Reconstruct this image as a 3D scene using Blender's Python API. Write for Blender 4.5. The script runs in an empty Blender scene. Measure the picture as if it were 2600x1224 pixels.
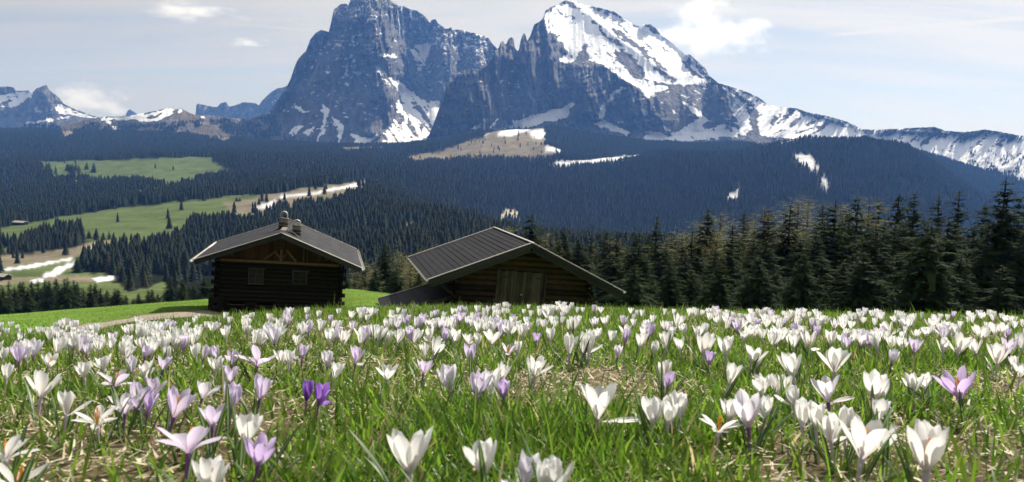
import bpy, math, random
import numpy as np
from mathutils import Vector, Matrix

# ------------------------------------------------------------------ scene, camera, light
random.seed(7)
rng = np.random.default_rng(11)
S = bpy.context.scene
COL = S.collection
IW, IH, F = 2600.0, 1224.0, 2000.0          # photograph size and focal length in its pixels
CX, CY = IW / 2, IH / 2
CZ = 0.21                                    # the phone is held a hand's breadth above the meadow
PITCH, ROLL = math.radians(5.5), math.radians(1.5)
_f = np.array([0, math.cos(PITCH), -math.sin(PITCH)])
_r0 = np.array([1.0, 0, 0])
_u0 = np.array([0, math.sin(PITCH), math.cos(PITCH)])
_r = _r0 * math.cos(ROLL) + _u0 * math.sin(ROLL)
_u = -_r0 * math.sin(ROLL) + _u0 * math.cos(ROLL)

cam_d = bpy.data.cameras.new('camera')
cam = bpy.data.objects.new('camera', cam_d)
COL.objects.link(cam)
cam_d.sensor_width = 36.0
cam_d.lens = 36.0 * F / IW
cam_d.clip_start, cam_d.clip_end = 0.02, 80000
cam_d.dof.use_dof = True
cam_d.dof.focus_distance = 3.4
cam_d.dof.aperture_fstop = 14.0
M = Matrix(((_r[0], _u[0], -_f[0], 0), (_r[1], _u[1], -_f[1], 0), (_r[2], _u[2], -_f[2], CZ), (0, 0, 0, 1)))
cam.matrix_world = M
S.camera = cam

SUN_AZ, SUN_EL = math.radians(40), math.radians(47)     # ahead and to the right of the camera
sdir = Vector((math.sin(SUN_AZ) * math.cos(SUN_EL), math.cos(SUN_AZ) * math.cos(SUN_EL), math.sin(SUN_EL)))
sun_d = bpy.data.lights.new('sun', 'SUN')
sun_d.energy = 5.0
sun_d.angle = math.radians(0.6)
sun_d.color = (1.0, 0.945, 0.86)
sun = bpy.data.objects.new('sun', sun_d)
sun.rotation_euler = (-sdir).to_track_quat('-Z', 'Y').to_euler()
sun.location = (30, 40, 60)
COL.objects.link(sun)

S.view_settings.view_transform = 'Standard'
S.view_settings.look = 'None'
S.view_settings.gamma = 1.0
S.view_settings.exposure = 0.55
S.view_settings.use_curve_mapping = False
S.cycles.use_denoising = True
S.cycles.use_adaptive_sampling = True
S.cycles.adaptive_threshold = 0.02
S.cycles.max_bounces = 6
S.cycles.diffuse_bounces = 3
S.cycles.glossy_bounces = 2
S.cycles.transmission_bounces = 4
S.cycles.transparent_max_bounces = 8
S.cycles.volume_bounces = 3
S.cycles.caustics_reflective = False
S.cycles.caustics_refractive = False

W = bpy.data.worlds.new('World')
S.world = W
W.use_nodes = True


class G:
    """small node-graph helper"""
    def __init__(self, tree):
        self.t = tree
        tree.nodes.clear()

    def n(self, typ, ins=None, **kw):
        nd = self.t.nodes.new(typ)
        for k, v in kw.items():
            setattr(nd, k, v)
        for k, v in (ins or {}).items():
            s = nd.inputs[k]
            if isinstance(v, bpy.types.NodeSocket):
                self.t.links.new(v, s)
            else:
                s.default_value = v
        return nd

    def m(self, op, a, b=0.0, c=0.0, clamp=False):
        return self.n('ShaderNodeMath', {0: a, 1: b, 2: c}, operation=op, use_clamp=clamp).outputs[0]

    def vm(self, op, a, b=(0, 0, 0)):
        return self.n('ShaderNodeVectorMath', {0: a, 1: b}, operation=op)

    def ramp(self, fac, stops, interp='LINEAR'):
        nd = self.n('ShaderNodeValToRGB', {0: fac})
        nd.color_ramp.interpolation = interp
        e = nd.color_ramp.elements
        while len(e) < len(stops):
            e.new(0.5)
        for el, (p, c) in zip(e, stops):
            el.position = p
            el.color = (*c, 1) if len(c) == 3 else c
        return nd.outputs[0]

    def mix(self, f, a, b):
        nd = self.n('ShaderNodeMix', data_type='RGBA')
        for i, v in ((0, f), (6, a), (7, b)):
            if isinstance(v, bpy.types.NodeSocket):
                self.t.links.new(v, nd.inputs[i])
            else:
                nd.inputs[i].default_value = v if i == 0 else (*v, 1)
        return nd.outputs[2]

    def noise(self, vec, scale, detail=4, rough=0.55, dist=0.0):
        return self.n('ShaderNodeTexNoise', {'Vector': vec, 'Scale': scale, 'Detail': detail, 'Roughness': rough, 'Distortion': dist}).outputs[0]

    def smooth(self, x, lo, hi):
        return self.n('ShaderNodeMapRange', {0: x, 1: lo, 2: hi, 3: 0.0, 4: 1.0}, interpolation_type='SMOOTHSTEP').outputs[0]


def ray(px, py):
    px, py = np.asarray(px, float), np.asarray(py, float)
    cx, cy = (px - CX) / F, (CY - py) / F
    return _f + cx[..., None] * _r + cy[..., None] * _u


def P(px, py, Y):
    """the point of the place that stands Y metres ahead and is measured at (px, py) in the photograph"""
    d = ray(px, py)
    Y = np.asarray(Y, float)
    p = d * (Y / d[..., 1])[..., None]
    p[..., 2] += CZ
    return p


def proj(p):
    q = np.asarray(p, float) - np.array([0, 0, CZ])
    k = q @ _f
    return CX + F * (q @ _r) / k, CY - F * (q @ _u) / k


# ---- the sky: physical daylight with a thin veil of high ice cloud and two vapour trails
g = G(W.node_tree)
tc = g.n('ShaderNodeTexCoord').outputs['Generated']
sky = g.n('ShaderNodeTexSky', sky_type='NISHITA', sun_disc=False, sun_elevation=SUN_EL, sun_rotation=SUN_AZ,
          altitude=1900.0, air_density=1.0, dust_density=1.2, ozone_density=1.0).outputs[0]
sep = g.n('ShaderNodeSeparateXYZ', {0: tc})
zz = g.m('ADD', g.m('MAXIMUM', sep.outputs[2], 0.0), 0.14)
pl = g.n('ShaderNodeCombineXYZ', {0: g.m('DIVIDE', sep.outputs[0], zz), 1: g.m('DIVIDE', sep.outputs[1], zz), 2: 0.0}).outputs[0]
mp = g.n('ShaderNodeMapping', {'Vector': pl, 'Rotation': (0, 0, math.radians(24)), 'Scale': (0.22, 0.8, 1)}).outputs[0]
v1 = g.noise(mp, 1.6, 7, 0.55, 0.8)
v2 = g.noise(g.n('ShaderNodeMapping', {'Vector': pl, 'Rotation': (0, 0, math.radians(-12)), 'Scale': (0.25, 1.5, 1)}).outputs[0], 1.7, 8, 0.6, 1.2)
veil = g.smooth(g.m('ADD', g.m('MULTIPLY', v1, 0.72), g.m('MULTIPLY', v2, 0.28)), 0.38, 0.58)
veil = g.m('MULTIPLY_ADD', veil, 0.46, 0.53)
trail = None
for (ax, ay), (bx, by), wd, amp in (((545, 55), (830, 82), 0.0011, 0.5), ((2080, 92), (2640, 42), 0.0019, 0.4)):
    da, db = ray(ax, ay), ray(bx, by)
    da, db = da / np.linalg.norm(da), db / np.linalg.norm(db)
    nrm = np.cross(da, db); nrm /= np.linalg.norm(nrm)
    mid = (da + db); mid /= np.linalg.norm(mid)
    tan_ = np.cross(nrm, mid)
    half = float(abs(da @ tan_))
    wob = g.m('MULTIPLY', g.m('SUBTRACT', g.noise(tc, 60, 3), 0.5), wd * 1.2)
    dist = g.m('ABSOLUTE', g.m('ADD', g.vm('DOT_PRODUCT', tc, tuple(nrm)).outputs['Value'], wob))
    a = g.m('SUBTRACT', 1.0, g.smooth(dist, 0.0, wd * 1.6))
    along = g.m('ABSOLUTE', g.vm('DOT_PRODUCT', tc, tuple(tan_)).outputs['Value'])
    a = g.m('MULTIPLY', a, g.m('SUBTRACT', 1.0, g.smooth(along, half * 0.7, half * 1.05)))
    a = g.m('MULTIPLY', a, g.smooth(g.vm('DOT_PRODUCT', tc, tuple(mid)).outputs['Value'], 0.0, 0.3))
    a = g.m('MULTIPLY', a, amp)
    trail = a if trail is None else g.m('MAXIMUM', trail, a)
veil = g.m('MAXIMUM', veil, g.m('ADD', veil, trail), clamp=True)
SKY_K = 0.062
# thin ice cloud scatters forwards: it is brighter towards the sun than away from it
fw = g.m('MULTIPLY_ADD', g.vm('DOT_PRODUCT', tc, tuple(sdir)).outputs['Value'], 0.5, 0.5)
fw = g.m('MULTIPLY_ADD', g.m('POWER', fw, 2.0), 9.2, 2.4)
vc = g.vm('SCALE', (1.0, 0.975, 0.94)); g.t.links.new(fw, vc.inputs['Scale'])
colr = g.mix(veil, sky, (1, 1, 1))
g.t.links.new(vc.outputs[0], colr.node.inputs[7])
bg = g.n('ShaderNodeBackground', {'Color': colr, 'Strength': SKY_K})
g.n('ShaderNodeOutputWorld', {'Surface': bg.outputs[0]})


# ------------------------------------------------------------------ helpers
def tag(o, label=None, cat=None, group=None, kind=None):
    if label: o['label'] = label
    if cat: o['category'] = cat
    if group: o['group'] = group
    if kind: o['kind'] = kind
    return o


def np_mesh(name, verts, faces, mat=None, smooth=False, attrs=None):
    """mesh from arrays: faces is (n,k), or a list of such arrays"""
    me = bpy.data.meshes.new(name)
    if not isinstance(faces, list):
        faces = [faces]
    verts = np.asarray(verts, np.float32).reshape(-1, 3)
    me.vertices.add(len(verts))
    me.vertices.foreach_set('co', verts.ravel())
    nl = sum(f.size for f in faces)
    npoly = sum(len(f) for f in faces)
    me.loops.add(nl)
    me.loops.foreach_set('vertex_index', np.concatenate([f.ravel() for f in faces]).astype(np.int32))
    me.polygons.add(npoly)
    tot = np.concatenate([np.full(len(f), f.shape[1]) for f in faces])
    st = np.concatenate([[0], np.cumsum(tot)[:-1]])
    me.polygons.foreach_set('loop_start', st.astype(np.int32))
    if smooth:
        me.polygons.foreach_set('use_smooth', np.ones(npoly, bool))
    me.update(calc_edges=True)
    for k, (typ, data) in (attrs or {}).items():
        a = me.attributes.new(k, typ, 'POINT')
        if typ == 'FLOAT':
            a.data.foreach_set('value', np.asarray(data, np.float32).ravel())
        else:
            d = np.asarray(data, np.float32).reshape(-1, 3)
            a.data.foreach_set('color', np.hstack([d, np.ones((len(d), 1), np.float32)]).ravel())
    if mat:
        me.materials.append(mat)
    return me


def link(name, me, parent=None, loc=None, rot=None, scl=None):
    o = bpy.data.objects.new(name, me)
    COL.objects.link(o)
    if parent is not None:
        o.parent = parent
    if loc is not None: o.location = loc
    if rot is not None: o.rotation_euler = rot
    if scl is not None: o.scale = scl if hasattr(scl, '__len__') else (scl,) * 3
    return o


def grid_faces(nr, nc):
    i = np.arange(nr - 1)[:, None] * nc + np.arange(nc - 1)[None, :]
    return np.stack([i, i + 1, i + nc + 1, i + nc], -1).reshape(-1, 4)


def hash2(ix, iy, seed):
    h = (ix.astype(np.int64) * 374761393 + iy.astype(np.int64) * 668265263 + seed * 974711) & 0xFFFFFFFF
    h = ((h ^ (h >> 13)) * 1274126177) & 0xFFFFFFFF
    h = h ^ (h >> 16)
    return (h & 0xFFFFFF) / float(0xFFFFFF)


def vnoise(x, y, seed=0):
    x, y = np.asarray(x, float), np.asarray(y, float)
    ix, iy = np.floor(x), np.floor(y)
    fx, fy = x - ix, y - iy
    fx, fy = fx * fx * (3 - 2 * fx), fy * fy * (3 - 2 * fy)
    a, b = hash2(ix, iy, seed), hash2(ix + 1, iy, seed)
    c, d = hash2(ix, iy + 1, seed), hash2(ix + 1, iy + 1, seed)
    return (a + (b - a) * fx) * (1 - fy) + (c + (d - c) * fx) * fy


def fbm(x, y, seed=0, octv=5, rough=0.5):
    s, a, t = 0.0, 1.0, 0.0
    for k in range(octv):
        s = s + a * vnoise(x * 2 ** k + 17.3 * k, y * 2 ** k - 9.1 * k, seed + k)
        t += a
        a *= rough
    return s / t


def ridged(x, y, seed=0, octv=5, rough=0.55):
    s, a, t = 0.0, 1.0, 0.0
    for k in range(octv):
        s = s + a * (1 - np.abs(2 * vnoise(x * 2 ** k + 31.7 * k, y * 2 ** k + 5.3 * k, seed + k) - 1))
        t += a
        a *= rough
    return s / t


def inpoly(x, y, poly):
    x, y = np.asarray(x, float), np.asarray(y, float)
    r = np.zeros(np.broadcast(x, y).shape, bool)
    n = len(poly)
    for i in range(n):
        (x1, y1), (x2, y2) = poly[i], poly[(i + 1) % n]
        if y1 == y2:
            continue
        c = (y1 > y) != (y2 > y)
        r ^= c & (x < (x2 - x1) * (y - y1) / (y2 - y1) + x1)
    return r


def gblur(a, s, axis):
    if s <= 0: return a
    n = int(3 * s) + 1
    k = np.exp(-0.5 * (np.arange(-n, n + 1) / s) ** 2); k /= k.sum()
    pad = [(0, 0)] * a.ndim; pad[axis] = (n, n)
    b = np.pad(a, pad, mode='edge')
    out = np.zeros_like(a)
    L = a.shape[axis]
    for i, w in enumerate(k):
        sl = [slice(None)] * a.ndim; sl[axis] = slice(i, i + L)
        out += w * b[tuple(sl)]
    return out


def newmat(name):
    m = bpy.data.materials.new(name)
    m.use_nodes = True
    return m, G(m.node_tree)


def bsdf(g, col, rough=0.8, spec=0.3, normal=None, trans=0.0, tcol=None, metal=0.0):
    ins = {'Base Color': col if isinstance(col, bpy.types.NodeSocket) else (*col, 1), 'Roughness': rough, 'Specular IOR Level': spec, 'Metallic': metal}
    if normal is not None: ins['Normal'] = normal
    b = g.n('ShaderNodeBsdfPrincipled', ins).outputs[0]
    if trans > 0:
        tcol = tcol if tcol is not None else col
        ti = {'Color': tcol if isinstance(tcol, bpy.types.NodeSocket) else (*tcol, 1)}
        t = g.n('ShaderNodeBsdfTranslucent', ti).outputs[0]
        b = g.n('ShaderNodeMixShader', {0: trans, 1: b, 2: t}).outputs[0]
    g.n('ShaderNodeOutputMaterial', {'Surface': b})
    return b


def bump(g, h, strength=0.3, dist=0.05):
    return g.n('ShaderNodeBump', {'Height': h, 'Strength': strength, 'Distance': dist}).outputs[0]

# ------------------------------------------------------------------ the lie of the land
def near_plane(x, y):
    a = np.maximum(-x, 0)
    left = np.where(a < 2.2, -0.038 * a * a, -0.184 - 0.12 * (a - 2.2))
    return -0.1375 * y + left + 0.012 * np.maximum(x, 0)


# measured heights: distance ahead (m) -> row of the ground in the photograph along its width
TAB = {
    6: [(0, 874), (325, 858), (540, 832), (700, 816), (1000, 806), (1300, 806), (1600, 809), (2000, 820), (2600, 832)],
    10: [(0, 872), (325, 860), (540, 846), (650, 842), (820, 838), (1000, 828), (1300, 826), (1600, 838), (2000, 862), (2600, 885)],
    20: [(0, 844), (200, 836), (325, 830), (500, 822), (560, 832), (650, 842), (800, 840), (880, 812), (1000, 812), (1300, 818), (1600, 840), (2000, 880), (2600, 920)],
    30: [(0, 826), (325, 810), (500, 801), (560, 815), (650, 834), (800, 830), (880, 790), (1000, 796), (1300, 808), (1600, 840), (2000, 890), (2600, 950)],
    40: [(0, 811), (325, 791), (500, 779), (560, 785), (650, 815), (800, 812), (880, 762), (1000, 770), (1300, 800), (1600, 840), (2000, 890), (2600, 960)],
    50: [(0, 802), (325, 778), (540, 761), (700, 755), (870, 738), (1000, 752), (1300, 800), (1600, 850), (2000, 890), (2600, 950)],
    62: [(0, 800), (325, 774), (540, 757), (700, 742), (870, 730), (1000, 745), (1300, 800), (1600, 850), (2000, 890), (2600, 940)],
    80: [(0, 815), (325, 790), (540, 770), (700, 758), (870, 745), (1000, 765), (1300, 810), (1600, 850), (2000, 880), (2600, 920)],
    110: [(0, 840), (325, 815), (540, 800), (870, 790), (1000, 800), (1300, 820), (1600, 840), (2000, 860), (2600, 880)],
    160: [(0, 850), (540, 830), (1000, 820), (1300, 820), (1600, 820), (2000, 830), (2600, 850)],
    260: [(0, 800), (325, 795), (540, 790), (870, 790), (1300, 780), (1600, 780), (2000, 790), (2600, 800)],
    400: [(0, 752), (325, 752), (540, 760), (870, 760), (1300, 740), (1600, 740), (2600, 760)],
    550: [(0, 712), (325, 716), (540, 730), (870, 720), (1300, 700), (1600, 690), (2000, 700), (2600, 720)],
    700: [(0, 672), (325, 690), (540, 690), (870, 680), (1150, 660), (1300, 650), (1600, 660), (2600, 690)],
    900: [(0, 628), (325, 622), (540, 625), (870, 620), (1100, 598), (1300, 612), (1600, 640), (2600, 680)],
    1200: [(0, 570), (200, 562), (325, 556), (540, 545), (700, 545), (870, 540), (1050, 543), (1200, 560), (1330, 590), (1450, 610), (1700, 620), (2600, 660)],
    1500: [(0, 540), (325, 520), (540, 504), (700, 490), (870, 476), (960, 498), (1200, 600), (1450, 640), (1700, 640), (2600, 680)],
    1900: [(0, 500), (325, 482), (540, 472), (870, 455), (1000, 492), (1200, 590), (1450, 625), (1700, 620), (2000, 610), (2300, 620), (2600, 650)],
    2300: [(0, 468), (325, 455), (540, 450), (870, 432), (1000, 452), (1150, 500), (1300, 545), (1450, 562), (1700, 545), (2000, 520), (2200, 530), (2350, 560), (2475, 600), (2600, 630)],
    2700: [(0, 425), (325, 405), (540, 399), (870, 412), (1000, 425), (1150, 446), (1300, 472), (1500, 478), (1700, 455), (1850, 435), (2000, 415), (2150, 405), (2300, 430), (2400, 490), (2475, 540), (2600, 600)],
    3100: [(0, 410), (540, 392), (870, 398), (1000, 410), (1150, 418), (1300, 422), (1500, 416), (1600, 405), (1700, 397), (1850, 382), (2000, 364), (2150, 352), (2300, 374), (2400, 445), (2475, 500), (2600, 560)],
    3600: [(0, 386), (540, 378), (870, 380), (1000, 392), (1150, 378), (1300, 350), (1400, 372), (1500, 392), (1700, 396), (1850, 390), (2000, 380), (2150, 380), (2300, 400), (2450, 480), (2600, 520)],
    4200: [(0, 350), (540, 355), (870, 371), (1000, 372), (1150, 355), (1250, 328), (1320, 322), (1400, 330), (1500, 350), (1700, 368), (2000, 372), (2300, 385), (2600, 460)],
    5200: [(0, 330), (400, 330), (540, 345), (870, 385), (1150, 380), (1300, 350), (1450, 350), (1700, 385), (2000, 400), (2300, 420), (2600, 480)],
}
_TY = sorted(TAB)
_TC = np.arange(-2600, 5300, 20.0)


def _t_of(c, row):
    d = ray(c, row)
    return -d[..., 2] / d[..., 1]


_tt = []
for y_ in _TY:
    cs, rs = zip(*TAB[y_])
    rr = np.interp(_TC, cs, rs)
    lo, hi = _TC < 0, _TC > 2600
    rr[lo] = rs[0] - _TC[lo] * 0.02 * (1 if y_ < 300 else 0)
    _tt.append(_t_of(_TC, gblur(rr, 2.2, 0)))
_tt = np.array(_tt)
_LY = np.log(np.array(_TY, float))


def tab_t(c, y):
    """tangent of the depression of the ground, smooth (Catmull-Rom) in log distance"""
    c, ly = np.asarray(c, float), np.log(np.maximum(np.asarray(y, float), 6.0))
    c, ly = np.broadcast_arrays(c, ly)
    k = np.clip(np.searchsorted(_LY, ly, side='right') - 1, 0, len(_LY) - 2)
    u = np.clip((ly - _LY[k]) / (_LY[k + 1] - _LY[k]), 0, 1)
    cc = np.clip((c - _TC[0]) / 20.0, 0, len(_TC) - 1.001)
    j = cc.astype(int); w = cc - j

    def val(i):
        i = np.clip(i, 0, len(_LY) - 1)
        return _tt[i, j] * (1 - w) + _tt[i, j + 1] * w
    p0, p1, p2, p3 = val(k - 1), val(k), val(k + 1), val(k + 2)
    lin = p1 + (p2 - p1) * u
    cr = 0.5 * (2 * p1 + (p2 - p0) * u + (2 * p0 - 5 * p1 + 4 * p2 - p3) * u * u + (3 * p1 - p0 - 3 * p2 + p3) * u ** 3)
    return 0.5 * lin + 0.5 * cr


def ground_z(x, y):
    x, y = np.asarray(x, float), np.asarray(y, float)
    x, y = np.broadcast_arrays(x, y)
    ys = np.maximum(y, 0.5)
    c = CX + F * x / ys / math.cos(PITCH) * 0.998
    far = CZ - tab_t(c, ys) * ys
    rough = np.where(y > 120, (fbm(x / 160, y / 160, 5, 4) - 0.5) * np.clip((y - 120) / 600, 0, 1) * 16, 0)
    rough = rough + np.where(y > 500, (ridged(x / 420, y / 650, 45, 3) - 0.6) * np.clip((y - 500) / 1200, 0, 1) * 46 * np.clip((c - 900) / 400, 0.25, 1), 0)
    far = far + rough + np.where(y > 8, (fbm(x / 5, y / 5, 9, 3) - 0.5) * 0.25, 0)
    near = near_plane(x, y)
    w = np.clip((y - 3.2) / 2.8, 0, 1); w = w * w * (3 - 2 * w)
    return near * (1 - w) + far * w


# land cover, outlined in the photograph: class -> outlines
MEADOW = [
    [(98, 412), (300, 405), (535, 397), (540, 412), (585, 432), (540, 447), (440, 474), (380, 462), (260, 454), (210, 452), (120, 450)],
    [(0, 580), (60, 569), (180, 546), (330, 524), (520, 505), (700, 489), (830, 471), (932, 458), (928, 482), (880, 505), (760, 526), (690, 550), (610, 568), (490, 562), (470, 580), (458, 604), (330, 626), (290, 620), (215, 612), (205, 580), (110, 590), (40, 618), (0, 622)],
    [(0, 652), (90, 645), (200, 625), (260, 608), (345, 602), (250, 640), (212, 650), (205, 690), (285, 700), (290, 715), (330, 742), (420, 715), (440, 745), (430, 790), (0, 790)],
    [(310, 485), (400, 479), (500, 476), (612, 468), (606, 476), (480, 484), (350, 492)],
    [(86, 512), (190, 503), (245, 494), (240, 500), (160, 512), (90, 519)],
    [(0, 655), (25, 636), (22, 628), (0, 632)],
]
TAN = [   # dead winter grass
    [(0, 650), (90, 643), (200, 624), (300, 603), (260, 628), (205, 650), (190, 655), (80, 668), (0, 682)],
    [(560, 520), (700, 490), (930, 457), (928, 484), (850, 500), (690, 536), (600, 548)],
    [(0, 707), (60, 705), (140, 703), (260, 702), (285, 715), (120, 716), (0, 722)],
    [(1010, 402), (1100, 386), (1225, 350), (1240, 325), (1380, 324), (1386, 345), (1380, 366), (1432, 385), (1400, 396), (1300, 402), (1200, 399), (1060, 412)],
    [(865, 374), (990, 369), (992, 375), (870, 381)],
    [(165, 318), (210, 300), (215, 310), (180, 345), (155, 350)], [(460, 330), (520, 312), (545, 325), (590, 350), (570, 362), (500, 345)],
]
SNOW = [
    [(0, 683), (60, 675), (100, 668), (186, 654), (190, 658), (90, 678), (0, 690)],
    [(110, 698), (150, 678), (186, 667), (190, 674), (150, 694), (140, 703), (112, 704)],
    [(212, 640), (230, 628), (252, 622), (243, 640), (214, 645)],
    [(700, 501), (800, 487), (926, 461), (930, 466), (880, 478), (800, 492), (720, 504)],
    [(640, 525), (700, 507), (692, 532), (640, 534)],
    [(80, 712), (110, 708), (112, 716), (84, 718)],
    [(235, 706), (286, 702), (286, 710), (250, 716)],
    [(1268, 330), (1330, 325), (1345, 330), (1300, 346), (1264, 346)], [(1340, 334), (1380, 326), (1386, 350), (1352, 352)],
    [(1392, 368), (1432, 385), (1384, 386)], [(1230, 345), (1240, 335), (1238, 352)],
    [(1395, 414), (1500, 406), (1600, 394), (1640, 391), (1612, 404), (1500, 418), (1412, 422)],
    [(2012, 394), (2035, 390), (2062, 396), (2082, 430), (2062, 436), (2030, 412)], [(2080, 455), (2132, 465), (2092, 474)],
    [(1846, 490), (1878, 482), (1872, 506), (1850, 507)],
    [(1822, 358), (1900, 347), (2052, 343), (2010, 360), (1935, 373), (1900, 363)],
    [(725, 288), (760, 286), (742, 292)],
]
BARE = [   # pale rubble clearings in the woods
    [(1268, 558), (1280, 535), (1305, 532), (1322, 545), (1316, 562), (1290, 556)], [(1018, 582), (1030, 568), (1055, 566), (1050, 584), (1036, 590)],
    [(160, 606), (176, 602), (178, 614), (165, 616)], [(186, 452), (200, 458), (194, 466)],
]


def cover(c, r):
    """0 wood, 1 green meadow, 2 dead grass, 3 snow, 4 rubble - by measured outline, with a ragged edge"""
    jx = (fbm(c / 22, r / 9, 3, 3) - 0.5) * 26
    jy = (fbm(c / 22 + 40, r / 9, 4, 3) - 0.5) * 9
    c2, r2 = c + jx, r + jy
    k = np.zeros(np.shape(c), int)
    for p in MEADOW: k[inpoly(c2, r2, p)] = 1
    for p in TAN: k[inpoly(c2, r2, p)] = 2
    for p in BARE: k[inpoly(c2, r2, p)] = 4
    for p in SNOW: k[inpoly(c + jx * 0.45, r + jy * 0.5, p)] = 3
    return k


# materials of the ground
m_field, g = newmat('alpine_ground')
at = g.n('ShaderNodeAttribute', attribute_name='cov').outputs['Color']
gp = g.n('ShaderNodeNewGeometry').outputs['Position']
n1 = g.noise(gp, 0.02, 6, 0.6)
n2 = g.noise(gp, 0.35, 5, 0.6)
n3 = g.noise(gp, 6.0, 5, 0.65)
k = g.m('MULTIPLY_ADD', n1, 0.9, g.m('MULTIPLY_ADD', n2, 0.5, g.m('MULTIPLY', n3, 0.45)))
k = g.m('MULTIPLY_ADD', k, 1.7, -0.55)
cc = g.vm('SCALE', at)
g.t.links.new(k, cc.inputs['Scale'])
hn = g.m('ADD', g.m('MULTIPLY', n3, 0.4), n2)
bsdf(g, cc.outputs[0], 1.0, 0.0, bump(g, hn, 0.55, 0.35))

m_soil, g = newmat('meadow_soil')
gp = g.n('ShaderNodeNewGeometry').outputs['Position']
n1 = g.noise(gp, 14, 6, 0.65)
n2 = g.noise(gp, 110, 4, 0.6)
c1 = g.ramp(g.m('MULTIPLY_ADD', n2, 0.5, g.m('MULTIPLY', n1, 0.5)), [(0.36, (0.03, 0.021, 0.012)), (0.52, (0.11, 0.085, 0.048)), (0.66, (0.34, 0.29, 0.19))])
bsdf(g, c1, 0.95, 0.1, bump(g, n2, 0.6, 0.01))

# far sheet: from the brow of the meadow to the foot of the mountains
cols = np.concatenate([np.arange(-2500, -60, 40.0), np.arange(-60, 2660, 5.5), np.arange(2680, 5100, 40.0)])
ys = np.exp(np.linspace(math.log(4.0), math.log(5200.0), 350))
cg, yg = np.meshgrid(cols, ys)
xg = (cg - CX) / F * yg * math.cos(PITCH) / 0.998
zg = ground_z(xg, yg)
pts = np.stack([xg, yg, zg], -1)
pc, pr = proj(pts)
kv = cover(pc, pr)
PAL = np.array([(0.012, 0.014, 0.009), (0.085, 0.112, 0.043), (0.165, 0.143, 0.10), (0.58, 0.59, 0.62), (0.36, 0.32, 0.25)])
rgb = PAL[kv]
fieldm = yg < 140
fresh = fbm(xg / 9, yg / 5, 21, 4)[..., None]
rgb = np.where(fieldm[..., None], np.array((0.125, 0.20, 0.042)) * (0.75 + 0.5 * fresh), rgb)
wet = inpoly(pc, pr, [(420, 812), (545, 806), (545, 830), (380, 832)]) & (yg < 60) & (yg > 12)
rgb[wet] = (0.21, 0.19, 0.06)
rgb = gblur(gblur(rgb, 0.5, 0), 0.5, 1)
VALLEY_MIN = float(pts[..., 2].min())
me = np_mesh('valley', pts, grid_faces(*cg.shape), m_field, True, {'cov': ('FLOAT_COLOR', rgb)})
tag(link('valley_ground', me), kind='structure')

# near sheet, under the flowers
xs = np.concatenate([-np.geomspace(60, 4.6, 26), np.arange(-4.5, 4.51, 0.045), np.geomspace(4.6, 60, 26)])
yn = np.concatenate([-np.geomspace(60, 0.35, 24), np.arange(-0.3, 4.001, 0.043)])
yn[-1] = 4.0
xg, yg = np.meshgrid(xs, yn)
zg = ground_z(xg, yg) + (fbm(xg * 5, yg * 5, 2, 4) - 0.5) * 0.035 * np.clip((4.0 - yg) * 3, 0, 1)
NEAR = (xs, yn, zg)
tag(link('meadow_ground', np_mesh('meadow', np.stack([xg, yg, zg], -1), grid_faces(*xg.shape), m_soil, True)), kind='structure')

# gravel track that bends round below the cabin
m_grav, g = newmat('gravel')
gp = g.n('ShaderNodeNewGeometry').outputs['Position']
ua = g.n('ShaderNodeAttribute', attribute_name='lane').outputs['Fac']
n1, n2 = g.noise(gp, 1.2, 5), g.noise(gp, 9.0, 5, 0.7)
cr = g.ramp(n2, [(0.3, (0.12, 0.1, 0.075)), (0.5, (0.27, 0.235, 0.19)), (0.75, (0.42, 0.38, 0.32))])
cr = g.mix(g.smooth(g.m('ADD', ua, g.m('MULTIPLY', n1, 0.5)), 0.85, 1.15), cr, (0.10, 0.12, 0.04))
bsdf(g, cr, 0.95, 0.1, bump(g, n2, 0.8, 0.08))
pcx = np.arange(60, 640, 6.0)
pyc = np.interp(pcx, [60, 120, 200, 325, 450, 640], [13, 16.5, 21.5, 28.5, 31.5, 35])
lane = np.linspace(-1, 1, 17)
hw = 4.0 + 0.8 * fbm(pcx / 40, pcx * 0, 6, 3)
yg = pyc[:, None] + lane[None, :] * hw[:, None]
xg = ((pcx - CX) / F * math.cos(PITCH))[:, None] * yg
zg = ground_z(xg, yg) + 0.05 - 0.05 * np.exp(-((np.abs(lane)[None, :] - 0.45) / 0.13) ** 2)
tag(link('gravel_track', np_mesh('track', np.stack([xg, yg, zg], -1), grid_faces(*xg.shape)[:, ::-1], m_grav, True, {'lane': ('FLOAT', np.broadcast_to(np.abs(lane), xg.shape))})), kind='structure')

# ------------------------------------------------------------------ mountains
m_mtn, g = newmat('limestone_and_snow')
gp = g.n('ShaderNodeNewGeometry').outputs['Position']
sn = g.n('ShaderNodeAttribute', attribute_name='snow').outputs['Fac']
gr = g.n('ShaderNodeAttribute', attribute_name='turf').outputs['Fac']
km = g.vm('SCALE', gp); km.inputs['Scale'].default_value = 0.001
km = km.outputs[0]
st = g.n('ShaderNodeMapping', {'Vector': km, 'Scale': (14, 6, 2.2)}).outputs[0]
n1 = g.noise(st, 1.6, 6, 0.62)
n2 = g.noise(km, 26, 6, 0.65)
n3 = g.noise(g.n('ShaderNodeMapping', {'Vector': km, 'Rotation': (0, 0.5, 0), 'Scale': (9, 9, 34)}).outputs[0], 1.5, 5, 0.6)
rock = g.ramp(g.m('MULTIPLY_ADD', n1, 0.6, g.m('MULTIPLY', n2, 0.4)), [(0.34, (0.05, 0.049, 0.048)), (0.5, (0.12, 0.115, 0.11)), (0.66, (0.25, 0.235, 0.218))])
rock = g.mix(g.smooth(gr, 0.3, 0.7), rock, (0.15, 0.12, 0.07))
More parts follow.
